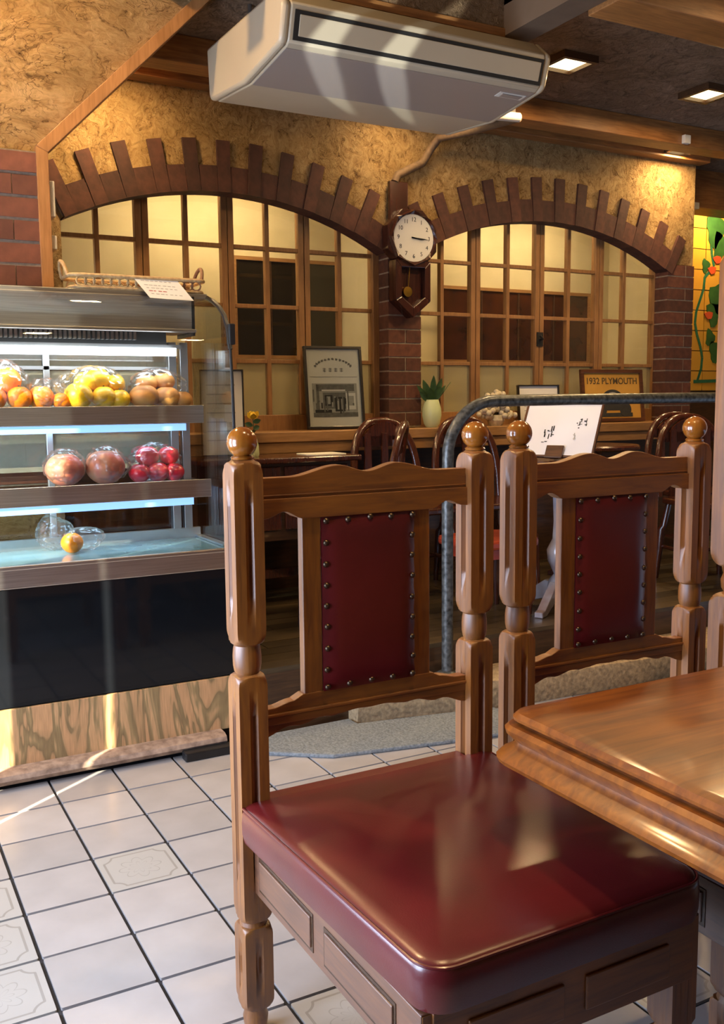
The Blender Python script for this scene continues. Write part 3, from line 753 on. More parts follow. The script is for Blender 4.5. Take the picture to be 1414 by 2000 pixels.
    se = mb.obj('seat', leather, t, smooth=True)
    ol = outline(.2765, .2565, -.0195, -.6185, .0455)
    MB().tube([(x, y, .4525) for x, y in ol], .0026, 7, closed=True).obj('piping', leather, se, smooth=True)
    # aprons with raised panels
    for s_ in (-1, 1):
        x0, x1 = sorted((s_*.232, s_*.256))
        ap = B(x0, x1, -.60, -.02, .285, .386).obj('side_apron', oaky, t, bevel=.0015)
        for y0, y1 in ((-.530, -.320), (-.268, -.055)):
            xa = s_*.256
            f = MB()     # recessed moulding line then raised field
            xo0, xo1 = sorted((xa, xa+s_*.004)); f.box(xo0, xo1, y0, y1, .306, .360); f.obj('panel', oaky, ap, bevel=.003)
            d = MB(); xo0, xo1 = sorted((xa-s_*.001, xa+s_*.0012)); d.box(xo0, xo1, y0-.006, y1+.006, .300, .366); d.obj('panel_bed', darkw, ap)
    ap = B(-.24, .24, -.605, -.580, .285, .386).obj('front_apron', oakx, t, bevel=.0015)
    for x0, x1 in ((-.185, -.02), (.02, .185)): B(x0, x1, -.609, -.604, .306, .360).obj('panel', oakx, ap, bevel=.003)
    B(-.225, .225, -.012, .010, .30, .40).obj('back_apron', oakx, t)
    return t
ch1 = make_chair('nearest red leather chair, its whole glossy seat in full view'); ch1.location = (.872, 1.585, 0)
ch2 = copy_tree(ch1); ch2.location = (1.489, 1.585, 0); ch2.rotation_euler = (0, 0, math.radians(-1.2))
ch2['label'] = 'second red leather chair, tucked behind the table with only its back showing'

# tall post at the right edge: end of a high-backed settle
tp = thing('high_back_settle', 'tall pale-edged wooden post of a high-backed seat at the right edge', 'settle', (1.922, 1.60, 0))
secs = [(0, .020), (.02, .028)]+dome(.05, .09, .026, .062, 5, False)+[(.672, .062)]+dome(.672, .700, .062, .032, 6)+[(.706, .028), (.715, .034), (.735, .036), (.752, .030), (.765, .034)]+dome(.770, .81, .034, .062, 6, False)+[(1.505, .062), (1.523, .052)]
mb = MB(); turned(mb, secs, (1.922, 1.60, 0), .044, groove=((.30, .66),)); mb.obj('post', oakz, tp, smooth=True)
mb = MB(); turned(mb, secs, (2.55, 1.60, 0), .044, groove=((.30, .66),)); mb.obj('post', oakz, tp, smooth=True)
B(1.985, 2.51, 1.585, 1.615, 1.20, 1.42).obj('top_rail', oakx, tp, bevel=.003); B(1.985, 2.51, 1.585, 1.615, .42, .52).obj('seat_rail', oakx, tp)
for k in range(5): B(2.02+k*.1, 2.08+k*.1, 1.59, 1.61, .52, 1.20).obj('slat', oakz, tp, bevel=.002)
B(1.96, 2.52, 1.14, 1.59, .42, .46).obj('seat', leather, tp, bevel=.01)
for x in (1.98, 2.50): B(x-.02, x+.02, 1.16, 1.20, 0, .42).obj('leg', oakz, tp, bevel=.003)

# ================================================================== TABLE IN FRONT
tb = thing('table', 'glossy orange-brown wooden table with moulded edge in the right foreground', 'table', (1.6, .62, 0))
TXa, TXb, TYa, TYb, TZ = .928, 2.30, .10, 1.224, .682
prof = [(.018, -.0), (.006, -.002), (.001, -.008), (.002, -.012), (.012, -.014), (.012, -.017), (-.004, -.018), (-.010, -.023), (-.008, -.029), (.004, -.040), (.000, -.047), (-.014, -.053), (-.022, -.060), (-.019, -.066), (.0, -.066)]
prof = [(d*1.15, z*1.28) for d, z in prof]
vs = []; fs = []
def rect(d):
    r = .030 if d > 0 else .030-d
    return rounded(TXa+d, TXb-d, TYa+d, TYb-d, max(r, .012), 4)
n = len(rect(0))
for d, z in prof: vs += [(x, y, TZ+z) for x, y in rect(d)]
for i in range(len(prof)-1):
    for k in range(n): fs.append(((i+1)*n+k, (i+1)*n+(k+1) % n, i*n+(k+1) % n, i*n+k))
fs += [tuple(range(n)), tuple((len(prof)-1)*n+k for k in range(n-1, -1, -1))]
MB().add(vs, fs).obj('table_top', tablew, tb, smooth=True)
PX_, PY_ = 1.62, .62
MB().lathe([(.07, .03), (.08, .08), (.05, .13), (.045, .30), (.065, .36), (.045, .42), (.055, .58), (.09, .575), (.09, .599)], (PX_, PY_, 0), 24).obj('pedestal', tablew, tb, smooth=True)
for k in range(4):
    a = PI/4+k*PI/2; M = Matrix.Translation((PX_, PY_, 0)) @ Matrix.Rotation(a, 4, 'Z')
    MB().prism([(.05, .16), (.15, .12), (.26, .03), (.30, .03), (.30, .0), (.22, .0), (.12, .05), (.05, .06)], 1, -.022, .022, M).obj('foot', tablew, tb, bevel=.004)
B(PX_-.30, PX_+.30, PY_-.03, PY_+.03, .575, .5985).obj('cleat', tablew, tb)

# ================================================================== DISPLAY CASE
CX0, CX1, CF, CB = -.58, 1.165, 3.052, 3.44
dc = thing('display_case', 'glass and steel bakery-style display case with lit shelves on the left', 'display case', (.3, 3.25, .24))
B(CX0, CX1, CF+.012, CB, .24, .63).obj('base', black, dc)
B(CX0, CX1, CF, CF+.012, .245, .618).obj('black_front', blackglass, dc)
mb = B(CX0, CX1, CF-.006, CF+.02, .618, .688); mb.box(CX0, CX1, CF-.010, CF+.0, .676, .690); mb.obj('front_band', steel, dc, bevel=.003)
B(CX0, CX1-.008, CF+.012, CB, .63, .686).obj('deck', deckm, dc)
B(CX0, CX1-.01, 3.388, 3.408, .686, .722).obj('back_sill', alum, dc)
prof = [(3.052, .690), (3.044, .80), (3.040, .95), (3.042, 1.10), (3.048, 1.25), (3.058, 1.36), (3.076, 1.430), (3.104, 1.472), (3.150, 1.505), (3.215, 1.532), (3.285, 1.552)]
inn = [(y+.006, z-.003) for y, z in prof]
gl = MB(); 
gl.add([(CX0, y, z) for y, z in prof]+[(CX1, y, z) for y, z in prof], [(i, len(prof)+i, len(prof)+i+1, i+1) for i in range(len(prof)-1)])
gl.obj('curved_glass', clear, dc, smooth=True)
# black seal along the glass edge
MB().tube([(CX1, y, z) for y, z in prof], .0055, 8).obj('edge_seal', black, dc, smooth=True)
MB().tube([(CX1, y, z) for y, z in prof[5:]], .0085, 8).obj('edge_rib', black, dc, smooth=True)
B(CX1-.004, CX1+.018, 3.052, 3.085, 1.375, 1.445).obj('hinge', black, dc, bevel=.004)
# end glass
poly = prof+[(CB, 1.552), (CB, .69)]
MB().prism(poly, 0, CX1-.006, CX1-.001).obj('end_glass', clear, dc)
# hood
mb = B(CX0, 1.105, 3.262, CB+.02, 1.428, 1.548); mb.box(CX0, 1.110, 3.235, 3.27, 1.425, 1.437); mb.box(CX0, CX1, 3.27, CB+.03, 1.545, 1.562); mb.obj('hood', steel, dc, bevel=.003)
B(1.105, 1.112, 3.258, CB, 1.415, 1.550).obj('hood_end', black, dc)
mb = MB()
for k in range(95): mb.box(CX0+.02+k*.0155, CX0+.029+k*.0155, 3.268, 3.292, 1.398, 1.425)
g = mb.obj('grille', steelb, dc); g['kind'] = 'stuff'
B(CX0, 1.02, 3.30, 3.34, 1.385, 1.43).obj('grille_back', dark, dc)
mb = B(CX0, 1.075, 3.30, 3.42, 1.372, 1.385); mb.obj('light_tray', alum, dc)
B(CX0, 1.045, 3.268, 3.292, 1.345, 1.372).obj('led_strip', led_w, dc)
light('case_light_upper', 'AREA', (.3, 3.28, 1.34), 3.2, (.86, .93, 1), (0, .1, -1), shape='RECTANGLE', size=1.5, size_y=.03)
for zt, yf, lip, lab, em in ((1.174, 3.235, .062, 0, led_b), (.918, 3.175, .062, 1, led_b)):
    xe = 1.125
    sh = B(CX0, xe, yf+.004, 3.40, zt-.016, zt-.010).obj('shelf', clear, dc)
    B(CX0, xe, yf-.004, yf+.004, zt-lip, zt).obj('shelf_lip', steel, sh, bevel=.0015)
    B(CX0, xe-.06, yf+.012, yf+.036, zt-lip-.026, zt-lip-.002).obj('led_strip', em, sh)
    B(xe-.05, xe-.02, yf+.02, 3.40, zt-.05, zt-.016).obj('bracket', alum, sh, bevel=.002)
    light('case_light_shelf', 'AREA', (.3, yf+.05, zt-lip-.03), 2.4, (.55, .78, 1), (0, .2, -1), shape='RECTANGLE', size=1.5, size_y=.03)
for x in (1.055, 1.098): B(x, x+.030, 3.395, 3.425, .69, 1.40).obj('back_post', alum, dc, bevel=.002)
for x in (.62, .20, -.2): B(x, x+.022, 3.415, 3.435, .69, 1.40).obj('back_post', alum, dc, bevel=.002)
B(CX0, 1.06, 3.424, 3.428, .95, 1.40).obj('back_glass', glass('hazy_glass', (.95, .95, .9), .1, .05, .42, (.34, .32, .24)), dc)
B(CX0, 1.06, 3.424, 3.428, .70, .95).obj('back_glass', clear, dc)
B(CX0, 1.06, 3.415, 3.437, 1.30, 1.312).obj('back_rail', steelb, dc)
B(1.135, 1.160, 3.10, 3.40, .687, .694).obj('track', alum, dc)

# ---- fruit in the case
SH1, SH2, DK = 1.1645, .9085, .6865
def fruit(kind, x, y, zb, r, mat, lab, group, sq=1.0, cat='fruit', stem=True, sx=1):
    o = thing(kind, lab, cat, (x, y, zb), group=group)
    prof = []
    for i in range(15):
        a = PI*i/14; rr_ = r*math.sin(a)*(1-.05*math.cos(2*a)); z = -r*sq*math.cos(a)
        if i >= 12: z -= r*.16*((i-11)/3)**2
        if i <= 1: z += r*.06*(1-i)
        prof.append((max(rr_, 1e-4), z))
    zlow = min(q[1] for q in prof)
    MB().lathe([(a*1, b-zlow) for a, b in prof], (x, y, zb), 22).obj('flesh', mat, o, smooth=True)
    if stem:
        zt = zb+prof[-1][1]-zlow
        MB().lathe([(.0035, -.002), (.003, .006), (.0015, .008)], (x, y, zt), 8).obj('stem', stemm, o)
    return o
def bag(x, y, zb, rx, ry, h, lab, seed, tail=None):
    rnd = random.Random(seed); bm = bmesh.new(); bmesh.ops.create_icosphere(bm, subdivisions=4, radius=1)
    ph = [rnd.uniform(0, 6.28) for _ in range(12)]
    for v_ in bm.verts:
        q = v_.co.copy(); d = 1
        for k in range(6): d += .018*math.sin(q.x*(5+k*3)+ph[k])*math.sin(q.y*(4+k*3)+ph[k+3])+.012*math.sin(q.z*(6+k*4)+ph[k+6]+q.x*5)
        z = q.z
        if tail:
            al = max(0, q.dot(Vector(tail).normalized())-.72)/.28
            d *= 1+al*.22
        co = q*d
        v_.co = (x+co.x*rx, y+co.y*ry, max(zb+.001, zb+h/2+co.z*h/2))
    me = bpy.data.meshes.new('fruit_bag'); bm.to_mesh(me); bm.free(); me.materials.append(film)
    o = bpy.data.objects.new('fruit_bag', me); COL.objects.link(o)
    return tag(o, lab, 'bag', 'clear plastic fruit bags')
# top shelf
fruit('orange', .485, 3.33, SH1+.050, .047, orange, 'upper orange at the far left of the top shelf', 'oranges on the top shelf')
fruit('orange', .520, 3.30, SH1, .040, orange, 'lower orange in the pair at the far left of the top shelf', 'oranges on the top shelf')
fruit('orange', .440, 3.30, SH1, .040, orange, 'orange cut off by the left edge on the top shelf', 'oranges on the top shelf')
fruit('orange', .590, 3.31, SH1, .041, orange, 'larger orange of the bagged pair beside the yellow fruit', 'oranges on the top shelf')
fruit('orange', .655, 3.30, SH1, .032, orange, 'smaller orange of the bagged pair beside the yellow fruit', 'oranges on the top shelf', .9)
bag(.492, 3.318, SH1, .068, .066, .15, 'clear bag around the oranges at the left end of the top shelf', 3, (-.3, 0, 1))
bag(.618, 3.305, SH1, .064, .055, .10, 'clear bag around the two oranges beside the yellow fruit', 5, (-.6, 0, .8))
for dx, dz, r_, lab in ((-.055, 0, .046, 'sunlit yellow fruit at the left of the yellow bag'), (.03, 0, .040, 'yellow fruit in the low middle of the yellow bag'), (.085, 0, .034, 'yellow fruit at the low right of the yellow bag'), (.02, .062, .040, 'topmost yellow fruit in the yellow bag'), (.078, .055, .032, 'small yellow fruit at the upper right of the yellow bag'), (-.02, .05, .04, 'sunlit yellow fruit at the upper left of the yellow bag')):
    fruit('yellow_citrus', .765+dx, 3.33-(.03 if dz == 0 else 0), SH1+dz, r_, lemon, lab, 'yellow citrus fruit')
bag(.768, 3.312, SH1, .108, .068, .148, 'sunlit clear bag full of yellow citrus on the top shelf', 9, (-1, 0, .1))
for dx, dz, r_, lab in ((-.05, 0, .050, 'baked roll at the left of the right-hand bag'), (.03, 0, .046, 'baked roll at the low middle of the right-hand bag'), (.085, 0, .036, 'baked roll at the low right of the right-hand bag'), (-.03, .055, .038, 'baked roll at the upper left of the right-hand bag'), (.03, .062, .038, 'topmost baked roll of the right-hand bag')):
    fruit('baked_roll', .985+dx, 3.33-(.03 if dz == 0 else 0), SH1+dz, r_, bunm, lab, 'baked rolls in a bag', .85, 'roll', False)
bag(.985, 3.31, SH1, .104, .066, .14, 'clear bag of brown rolls at the right end of the top shelf', 12)
# middle shelf
fruit('apple', .650, 3.28, SH2, .062, apple, 'blotchy apple on the left of the bagged pair', 'bagged apples', .92)
fruit('apple', .785, 3.28, SH2, .064, apple, 'paler apple on the right of the bagged pair', 'bagged apples', .95)
bag(.650, 3.28, SH2, .070, .068, .128, 'tight clear bag around the left apple', 21)
bag(.787, 3.28, SH2, .066, .068, .132, 'clear bag around the right apple with a twisted end', 22, (1, 0, -.1))
for dx, dz, r_, lab in ((-.045, .0, .036, 'red plum at the low left of the cluster'), (.02, 0, .038, 'red plum at the low middle of the cluster'), (.078, 0, .035, 'red plum at the low right of the cluster'), (-.01, .052, .040, 'red plum at the top left of the cluster, catching light'), (.065, .055, .036, 'red plum at the top right of the cluster')):
    fruit('plum', .945+dx, 3.29-(.02 if dz == 0 else 0), SH2+dz, r_, plum, lab, 'red plums in a bag', .95)
bag(.958, 3.282, SH2, .096, .068, .136, 'clear bag around the cluster of red plums', 31)
# lower deck
fruit('orange', .655, 3.24, DK, .035, orange, 'small orange lying on the pale bottom deck', 'oranges in the case')
bag(.69, 3.245, DK, .065, .045, .085, 'crumpled clear wrapper around the orange on the bottom deck', 41, (1, 0, .4))
bag(.62, 3.34, DK, .065, .04, .11, 'empty crumpled plastic bag at the back of the bottom deck', 42, (-.3, 0, 1))

# ---- basket, note on top
bs = thing('wicker_tray', 'long openwork wicker tray with handles on top of the display case', 'basket', (.92, 3.33, 1.562))
def rr_path(x0, x1, y0, y1, r, z): return [(x, y, z) for x, y in rounded(x0, x1, y0, y1, r, 5)]
bx0, bx1, by0, by1 = .70, 1.155, 3.275, 3.42
mb = MB(); mb.prism(rounded(bx0, bx1, by0, by1, .03, 5), 2, 1.562, 1.570); mb.obj('base', wicker, bs)
MB().tube(rr_path(bx0, bx1, by0, by1, .03, 1.568), .007, 8, True).obj('base_rim', wicker, bs, smooth=True)
MB().tube(rr_path(bx0-.006, bx1+.006, by0-.006, by1+.006, .034, 1.607), .0065, 8, True).obj('top_rim', wicker, bs, smooth=True)
for k in range(15):
    x = bx0+.03+k*(bx1-bx0-.06)/14
    for y in (by0-.003, by1+.003):
        pa = [(x+.017*math.cos(a), y, 1.588+.016*math.sin(a)) for a in [2*PI*i/10 for i in range(10)]]
        MB().tube(pa, .0032, 6, True).obj('scroll', wicker if k < 8 else wickershade, bs, smooth=True)  # left scrolls get the lit colour, right ones the shaded colour
for x, s_ in ((bx0-.008, -1), (bx1+.0, 1)):
    pa = [(x+s_*.012*math.sin(PI*i/10), 3.348-.045*math.cos(PI*i/10), 1.607+.050*math.sin(PI*i/10)) for i in range(11)]
    MB().tube(pa, .0065, 8).obj('handle', wicker if s_ < 0 else wickershade, bs, smooth=True)  # right handle coloured as if in shade
nt_ = thing('paper_note', 'white handwritten note hanging over the front edge of the wicker tray', 'note', (.99, 3.262, 1.54))
nv = [(.90, 3.272, 1.611), (1.055, 3.272, 1.606), (1.10, 3.225, 1.532), (.945, 3.225, 1.537)]
M_ = MB().add(nv+[(a, b-.0012, c-.0006) for a, b, c in nv], [(0, 1, 2, 3), (7, 6, 5, 4), (0, 4, 5, 1), (1, 5, 6, 2), (2, 6, 7, 3), (3, 7, 4, 0)]); M_.obj('sheet', paper, nt_)
def on_note(u, v_):
    a = Vector(nv[0]).lerp(Vector(nv[1]), u); b = Vector(nv[3]).lerp(Vector(nv[2]), u); q = a.lerp(b, v_); return (q.x, q.y-.0022, q.z-.0012)
for j, (v0, mt) in enumerate(((.14, inkl), (.34, inkl), (.48, inkl), (.62, tanr), (.76, inkl))):
    for k in range(7):
        u0 = .12+k*.105; u1 = u0+random.uniform(.05, .09)
        if j == 3 and k > 3: continue
        q = [on_note(u0, v0), on_note(u1, v0), on_note(u1, v0+.035), on_note(u0, v0+.035)]
        MB().add(q, [(0, 3, 2, 1)]).obj('writing', mt, nt_)

# ================================================================== AIR CONDITIONER
ac = thing('air_conditioner', 'large cream ceiling air conditioner with a long louvre', 'air conditioner', (1.87, 3.3, 2.3))
AX0, AX1 = 1.325, 2.42
pr = [(2.935, 2.458), (2.935, 2.440), (2.965, 2.345), (2.985, 2.335), (3.29, 2.302), (3.62, 2.330), (3.64, 2.350), (3.655, 2.530), (3.0, 2.515)]
MB().prism(pr, 0, AX0+.03, AX1-.03).obj('body', acm, ac, bevel=.006, smooth=True)
for xa, xb in ((AX0, AX0+.031), (AX1-.031, AX1)):
    MB().prism([(y, z) for y, z in pr], 0, xa, xb).obj('end_cap', acm, ac, bevel=.012, smooth=True)
# underside grille panel
def strip_on(y0, z0, y1, z1, x0, x1, th, nrm):
    a = Vector((0, y0, z0)); b = Vector((0, y1, z1)); nn = Vector((0, *nrm)).normalized()*th
    vs = [(x, *q) for x in (x0, x1) for q in ((a.y, a.z), (b.y, b.z), ((b+nn).y, (b+nn).z), ((a+nn).y, (a+nn).z))]
    return MB().add(vs, [(0, 1, 2, 3), (7, 6, 5, 4), (0, 4, 5, 1), (1, 5, 6, 2), (2, 6, 7, 3), (3, 7, 4, 0)])
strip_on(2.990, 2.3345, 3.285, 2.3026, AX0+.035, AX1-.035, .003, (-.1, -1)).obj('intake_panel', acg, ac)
strip_on(2.9358, 2.4375, 2.963, 2.3515, AX0+.045, AX1-.035, .004, (-1, -.316)).obj('louvre_slot', dark, ac)
strip_on(2.9394, 2.4260, 2.959, 2.3640, AX0+.062, AX1-.047, .0065, (-1, -.316)).obj('louvre', acm, ac, bevel=.002)
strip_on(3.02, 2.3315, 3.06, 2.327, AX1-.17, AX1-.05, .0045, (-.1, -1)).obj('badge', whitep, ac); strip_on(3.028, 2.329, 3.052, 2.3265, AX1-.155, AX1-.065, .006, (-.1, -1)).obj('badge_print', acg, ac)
for x in (AX0+.12, AX1-.12):
    for y in (3.12, 3.50): MB().tube([(x, y, 2.50), (x, y, CZ if y > 3.2 else 2.60)], .008, 8).obj('hanger', steelb, ac)
MB().tube([(2.83, 3.66, 2.47), (2.82, 4.05, 2.50), (2.815, 4.30, 2.53), (2.79, 4.345, 2.48), (2.75, 4.36, 2.41), (2.66, 4.362, 2.365), (2.60, 4.364, 2.335), (2.585, 4.366, 2.30)], .021, 10).obj('drain_pipe', plain('pipe_wrap', (.15, .09, .045), (.09, .055, .028), 40, .7), ac, smooth=True)
MB().tube([(2.40, 3.60, 2.44), (2.6, 3.64, 2.45), (2.83, 3.66, 2.47)], .021, 10).obj('drain_elbow', whitep, ac, smooth=True)

# ================================================================== CLOCK
ck = thing('wall_clock', 'dark octagonal pendulum wall clock on the brick pier', 'clock', (2.65, 4.37, 1.60))
cxk, czk = 2.655, 2.012; y0, y1 = 4.285, 4.374
def ngon(r, n=8, rot=PI/8, sx=1): return [(cxk+sx*r*math.cos(rot+2*PI*k/n), czk+r*math.sin(rot+2*PI*k/n)) for k in range(n)]
MB().prism(ngon(.158), 1, y0+.02, y1).obj('case', clockw, ck, bevel=.006)
o8, i8 = ngon(.158), ngon(.126, 32, 0); bz = MB()
ring_o = ngon(.150); 
vs = []; fs = []
for k in range(32):
    a = 2*PI*k/32; m8 = .146*math.cos(PI/8)/math.cos(((a) % (PI/4))-PI/8)
    vs += [(cxk+m8*math.cos(a), y0+.02, czk+m8*math.sin(a)), (cxk+(m8-.008)*math.cos(a), y0+.002, czk+(m8-.008)*math.sin(a)), (cxk+.120*math.cos(a), y0+.010, czk+.120*math.sin(a)), (cxk+.118*math.cos(a), y0+.021, czk+.118*math.sin(a))]
for k in range(32):
    j = (k+1) % 32
    for i in range(3): fs.append((k*4+i, k*4+i+1, j*4+i+1, j*4+i))
bz.add(vs, fs).obj('bezel', clockw, ck)
fc = MB().prism(ngon(.119, 32, 0), 1, y0+.012, y0+.02).obj('dial', clockf, ck)
for k in range(1, 13):
    a = PI/2-2*PI*k/12
    M = Matrix.Translation((cxk+.092*math.cos(a), y0+.0115, czk+.092*math.sin(a))) @ Matrix.Rotation(PI/2, 4, 'X')
    text_mesh(str(k), .030, ink, 'numeral', fc, M)
def hand(ang, ln, wd):
    M = Matrix.Translation((cxk, y0+.008, czk)) @ Matrix.Rotation(ang, 4, 'Y')
    return MB().prism([(-wd, -.015), (wd, -.015), (wd*.9, ln*.7), (0, ln), (-wd*.9, ln*.7)], 1, -.001, .001, M)
hand(math.radians(97), .062, .004).obj('hour_hand', ink, ck); hand(math.radians(93), .088, .0028).obj('minute_hand', ink, ck)
pl_ = [(cxk-.105, 1.90), (cxk+.105, 1.90), (cxk+.105, 1.695), (cxk, 1.610), (cxk-.105, 1.695)]
pin = [(cxk-.070, 1.865), (cxk+.070, 1.865), (cxk+.070, 1.715), (cxk, 1.662), (cxk-.070, 1.715)]
MB().prism(pl_, 1, y0+.05, y1).obj('drop_back', clockw, ck)
fr = MB()
for i in range(5):
    j = (i+1) % 5; fr.prism([pl_[i], pl_[j], pin[j], pin[i]], 1, y0+.015, y0+.05)
fr.obj('drop_frame', clockw, ck, bevel=.003)
pd = MB().tube([(cxk-.012, y0+.035, 1.865), (cxk-.022, y0+.035, 1.76)], .003, 6).obj('pendulum', gold, ck)
MB().lathe([(.001, -.004), (.026, -.003), (.027, 0), (.026, .003), (.001, .004)], n=24, M=Matrix.Translation((cxk-.024, y0+.035, 1.742)) @ Matrix.Rotation(PI/2, 4, 'X')).obj('bob', gold, pd, smooth=True)
B(2.545, 2.655, 4.352, 4.376, 2.10, 2.30).obj('backboard', clockw, ck, bevel=.003)

# ================================================================== THINGS ON THE SILL
SZ = 1.036
def frame_stand(name, label, cat, cx_, y, zb, w_, h, lean, rz, fw, fmat, inner, mat_w=0, mat_m=None, d=.018):
    """picture frame in its own upright frame, leaning back"""
    o = thing(name, label, cat, (cx_, y, zb), rz, local=True); o.rotation_euler = (-lean, 0, rz)
    f = MB()
    for a in ((-w_/2, w_/2, 0, fw), (-w_/2, w_/2, h-fw, h), (-w_/2, -w_/2+fw, fw, h-fw), (w_/2-fw, w_/2, fw, h-fw)): f.box(a[0], a[1], -d, .004, a[2], a[3])
    f.obj('frame', fmat, o, bevel=.002)
    B(-w_/2+fw, w_/2-fw, -.006, 0, fw, h-fw).obj('picture', inner, o)
    return o
def mark(o, x0, x1, z0, z1, mt, y=-.0072, name='print'): return MB().add([(x0, y, z0), (x1, y, z0), (x1, y, z1), (x0, y, z1)], [(0, 1, 2, 3)]).obj(name, mt, o)
po = frame_stand('framed_poster', 'tall black-framed poster with an engraved shop front on the sill', 'picture', 2.237, 4.385, SZ+.002, .318, .425, .13, -.10, .014, frameb, paper)
pr_ = random.Random(4)
# heading: arc of small glyphs, two lines, then the engraving
for k in range(13):
    a = PI*(.12+.76*k/12); x = -.105*math.cos(a); z = .305+.055*math.sin(a)
    for q in range(3): mark(po, x-.006+q*.004, x-.004+q*.004+.001, z-.006+pr_.uniform(-.002, .002), z+.006+pr_.uniform(-.003, .002), inkg)
    mark(po, x-.007, x+.007, z-.001, z+.001, inkg, -.0074)
for k in range(4):
    x = -.048+k*.031
    for q in range(3): mark(po, x-.009, x+.009, .296+q*.007, .2985+q*.007, inkg)
    mark(po, x-.0015, x+.0015, .293, .314, inkg, -.0074)
mark(po, -.13, .13, .268, .2695, inkg)
mark(po, -.12, .125, .062, .235, inkl)
mark(po, -.10, .11, .195, .230, inkg, -.0074); mark(po, -.10, -.085, .10, .23, inkg, -.0074); mark(po, -.065, .06, .105, .188, inkg, -.0076); mark(po, .0, .055, .09, .165, ink, -.0078)
mark(po, -.055, -.012, .12, .175, ink, -.0078); mark(po, -.045, -.025, .128, .168, inkl, -.0080); mark(po, .012, .022, .10, .155, inkl, -.0080); mark(po, .034, .044, .10, .155, inkl, -.0080)
mark(po, -.11, -.02, .085, .10, ink, -.0078); mark(po, .062, .115, .10, .185, paper, -.0076); mark(po, .07, .105, .12, .17, inkl, -.0078)
mark(po, -.12, .125, .062, .085, inkg, -.0074); mark(po, -.07, .06, .196, .203, paper, -.0078)
for k in range(16): mark(po, -.12+k*.0145, -.112+k*.0145, .068+pr_.uniform(0, .1), .078+pr_.uniform(.02, .13), pr_.choice((inkg, inkl, ink)), -.0082-k*.00002)
B(-.145, .145, -.0145, -.0135, .014, .411).obj('glazing', clear, po)

sp = frame_stand('plymouth_sign', 'ochre framed sign lettered PLYMOUTH with a dark car on the sill', 'sign', 4.145, 4.40, SZ+.002, .475, .318, .12, -.05, .022, framebr, signy)
text_mesh('1932 PLYMOUTH', .054, plain('sign_letter', (.085, .055, .02), None, 30, .7), 'lettering', sp, Matrix.Translation((0, -.0075, .247)) @ Matrix.Rotation(PI/2, 4, 'X') @ Matrix.Scale(.98, 4, (1, 0, 0)), .0008)
mark(sp, -.15, .15, .030, .055, ink, -.0074)
MB().prism([(.0+.085*math.cos(PI*k/14), .135+.062*math.sin(PI*k/14)) for k in range(15)]+[(-.10, .07), (.10, .07)], 1, -.0080, -.0072).obj('print', ink, sp)
for s_ in (-1, 1): MB().prism([(s_*.095+.045*math.cos(2*PI*k/20), .075+.045*math.sin(2*PI*k/20)) for k in range(20)], 1, -.0088, -.0074).obj('print', ink, sp)
MB().prism([(.06*math.cos(PI*k/10), .14+.04*math.sin(PI*k/10)) for k in range(11)], 1, -.0092, -.0081).obj('print', inkl, sp)

fp = frame_stand('framed_notice', 'thin black-framed cream notice on the sill behind the rail', 'picture', 3.57, 4.40, SZ+.002, .285, .225, .10, -.08, .008, frameb, paper)
for k in range(5): mark(fp, -.10, .10-.03*(k % 3), .05+k*.025, .054+k*.025, inkl)
# plant in pale vase
vs_ = thing('leafy_plant', 'dark leafy plant in a pale green vase beside the brick pier', 'plant', (2.795, 4.345, SZ))
MB().lathe([(.030, 0), (.043, .02), (.052, .065), (.050, .10), (.040, .135), (.036, .148), (.032, .148), (.030, .10)], (2.795, 4.345, SZ), 24).obj('vase', vasem, vs_, smooth=True)
def leaf(base, tip, wid, mat, parent, name='leaf'):
    a, b = Vector(base), Vector(tip); d = b-a; s_ = d.cross(Vector((.25, 1, .1))).normalized()*wid; nrm = d.cross(s_).normalized()*wid*.25
    vs = []; n = 7
    for k in range(n+1):
        t = k/n; wv = math.sin(PI*min(t*1.02, 1))**.8; c = a+d*t+Vector((0, 0, -.25*d.length*t*t*.4)); vs += [tuple(c-s_*wv+nrm*wv), tuple(c), tuple(c+s_*wv+nrm*wv)]
    fs = []
    for k in range(n): fs += [(k*3, k*3+1, k*3+4, k*3+3), (k*3+1, k*3+2, k*3+5, k*3+4)]
    return MB().add(vs, fs).obj(name, mat, parent, smooth=True)
for dx, dy, dz, w_ in ((-.085, -.01, .06, .016), (-.05, .01, .13, .020), (.0, -.02, .155, .018), (.06, -.01, .14, .018), (.035, -.03, .09, .022), (-.03, -.03, .08, .022), (.09, .0, .10, .014), (-.09, .01, .10, .014)):
    leaf((2.795+dx*.15, 4.345, SZ+.13), (2.795+dx, 4.345+dy, SZ+.14+dz), w_, leafm, vs_)
MB().tube([(2.80, 4.345, SZ+.13), (2.86, 4.34, SZ+.18), (2.905, 4.33, SZ+.24)], .002, 5).obj('stem', leafm, vs_)
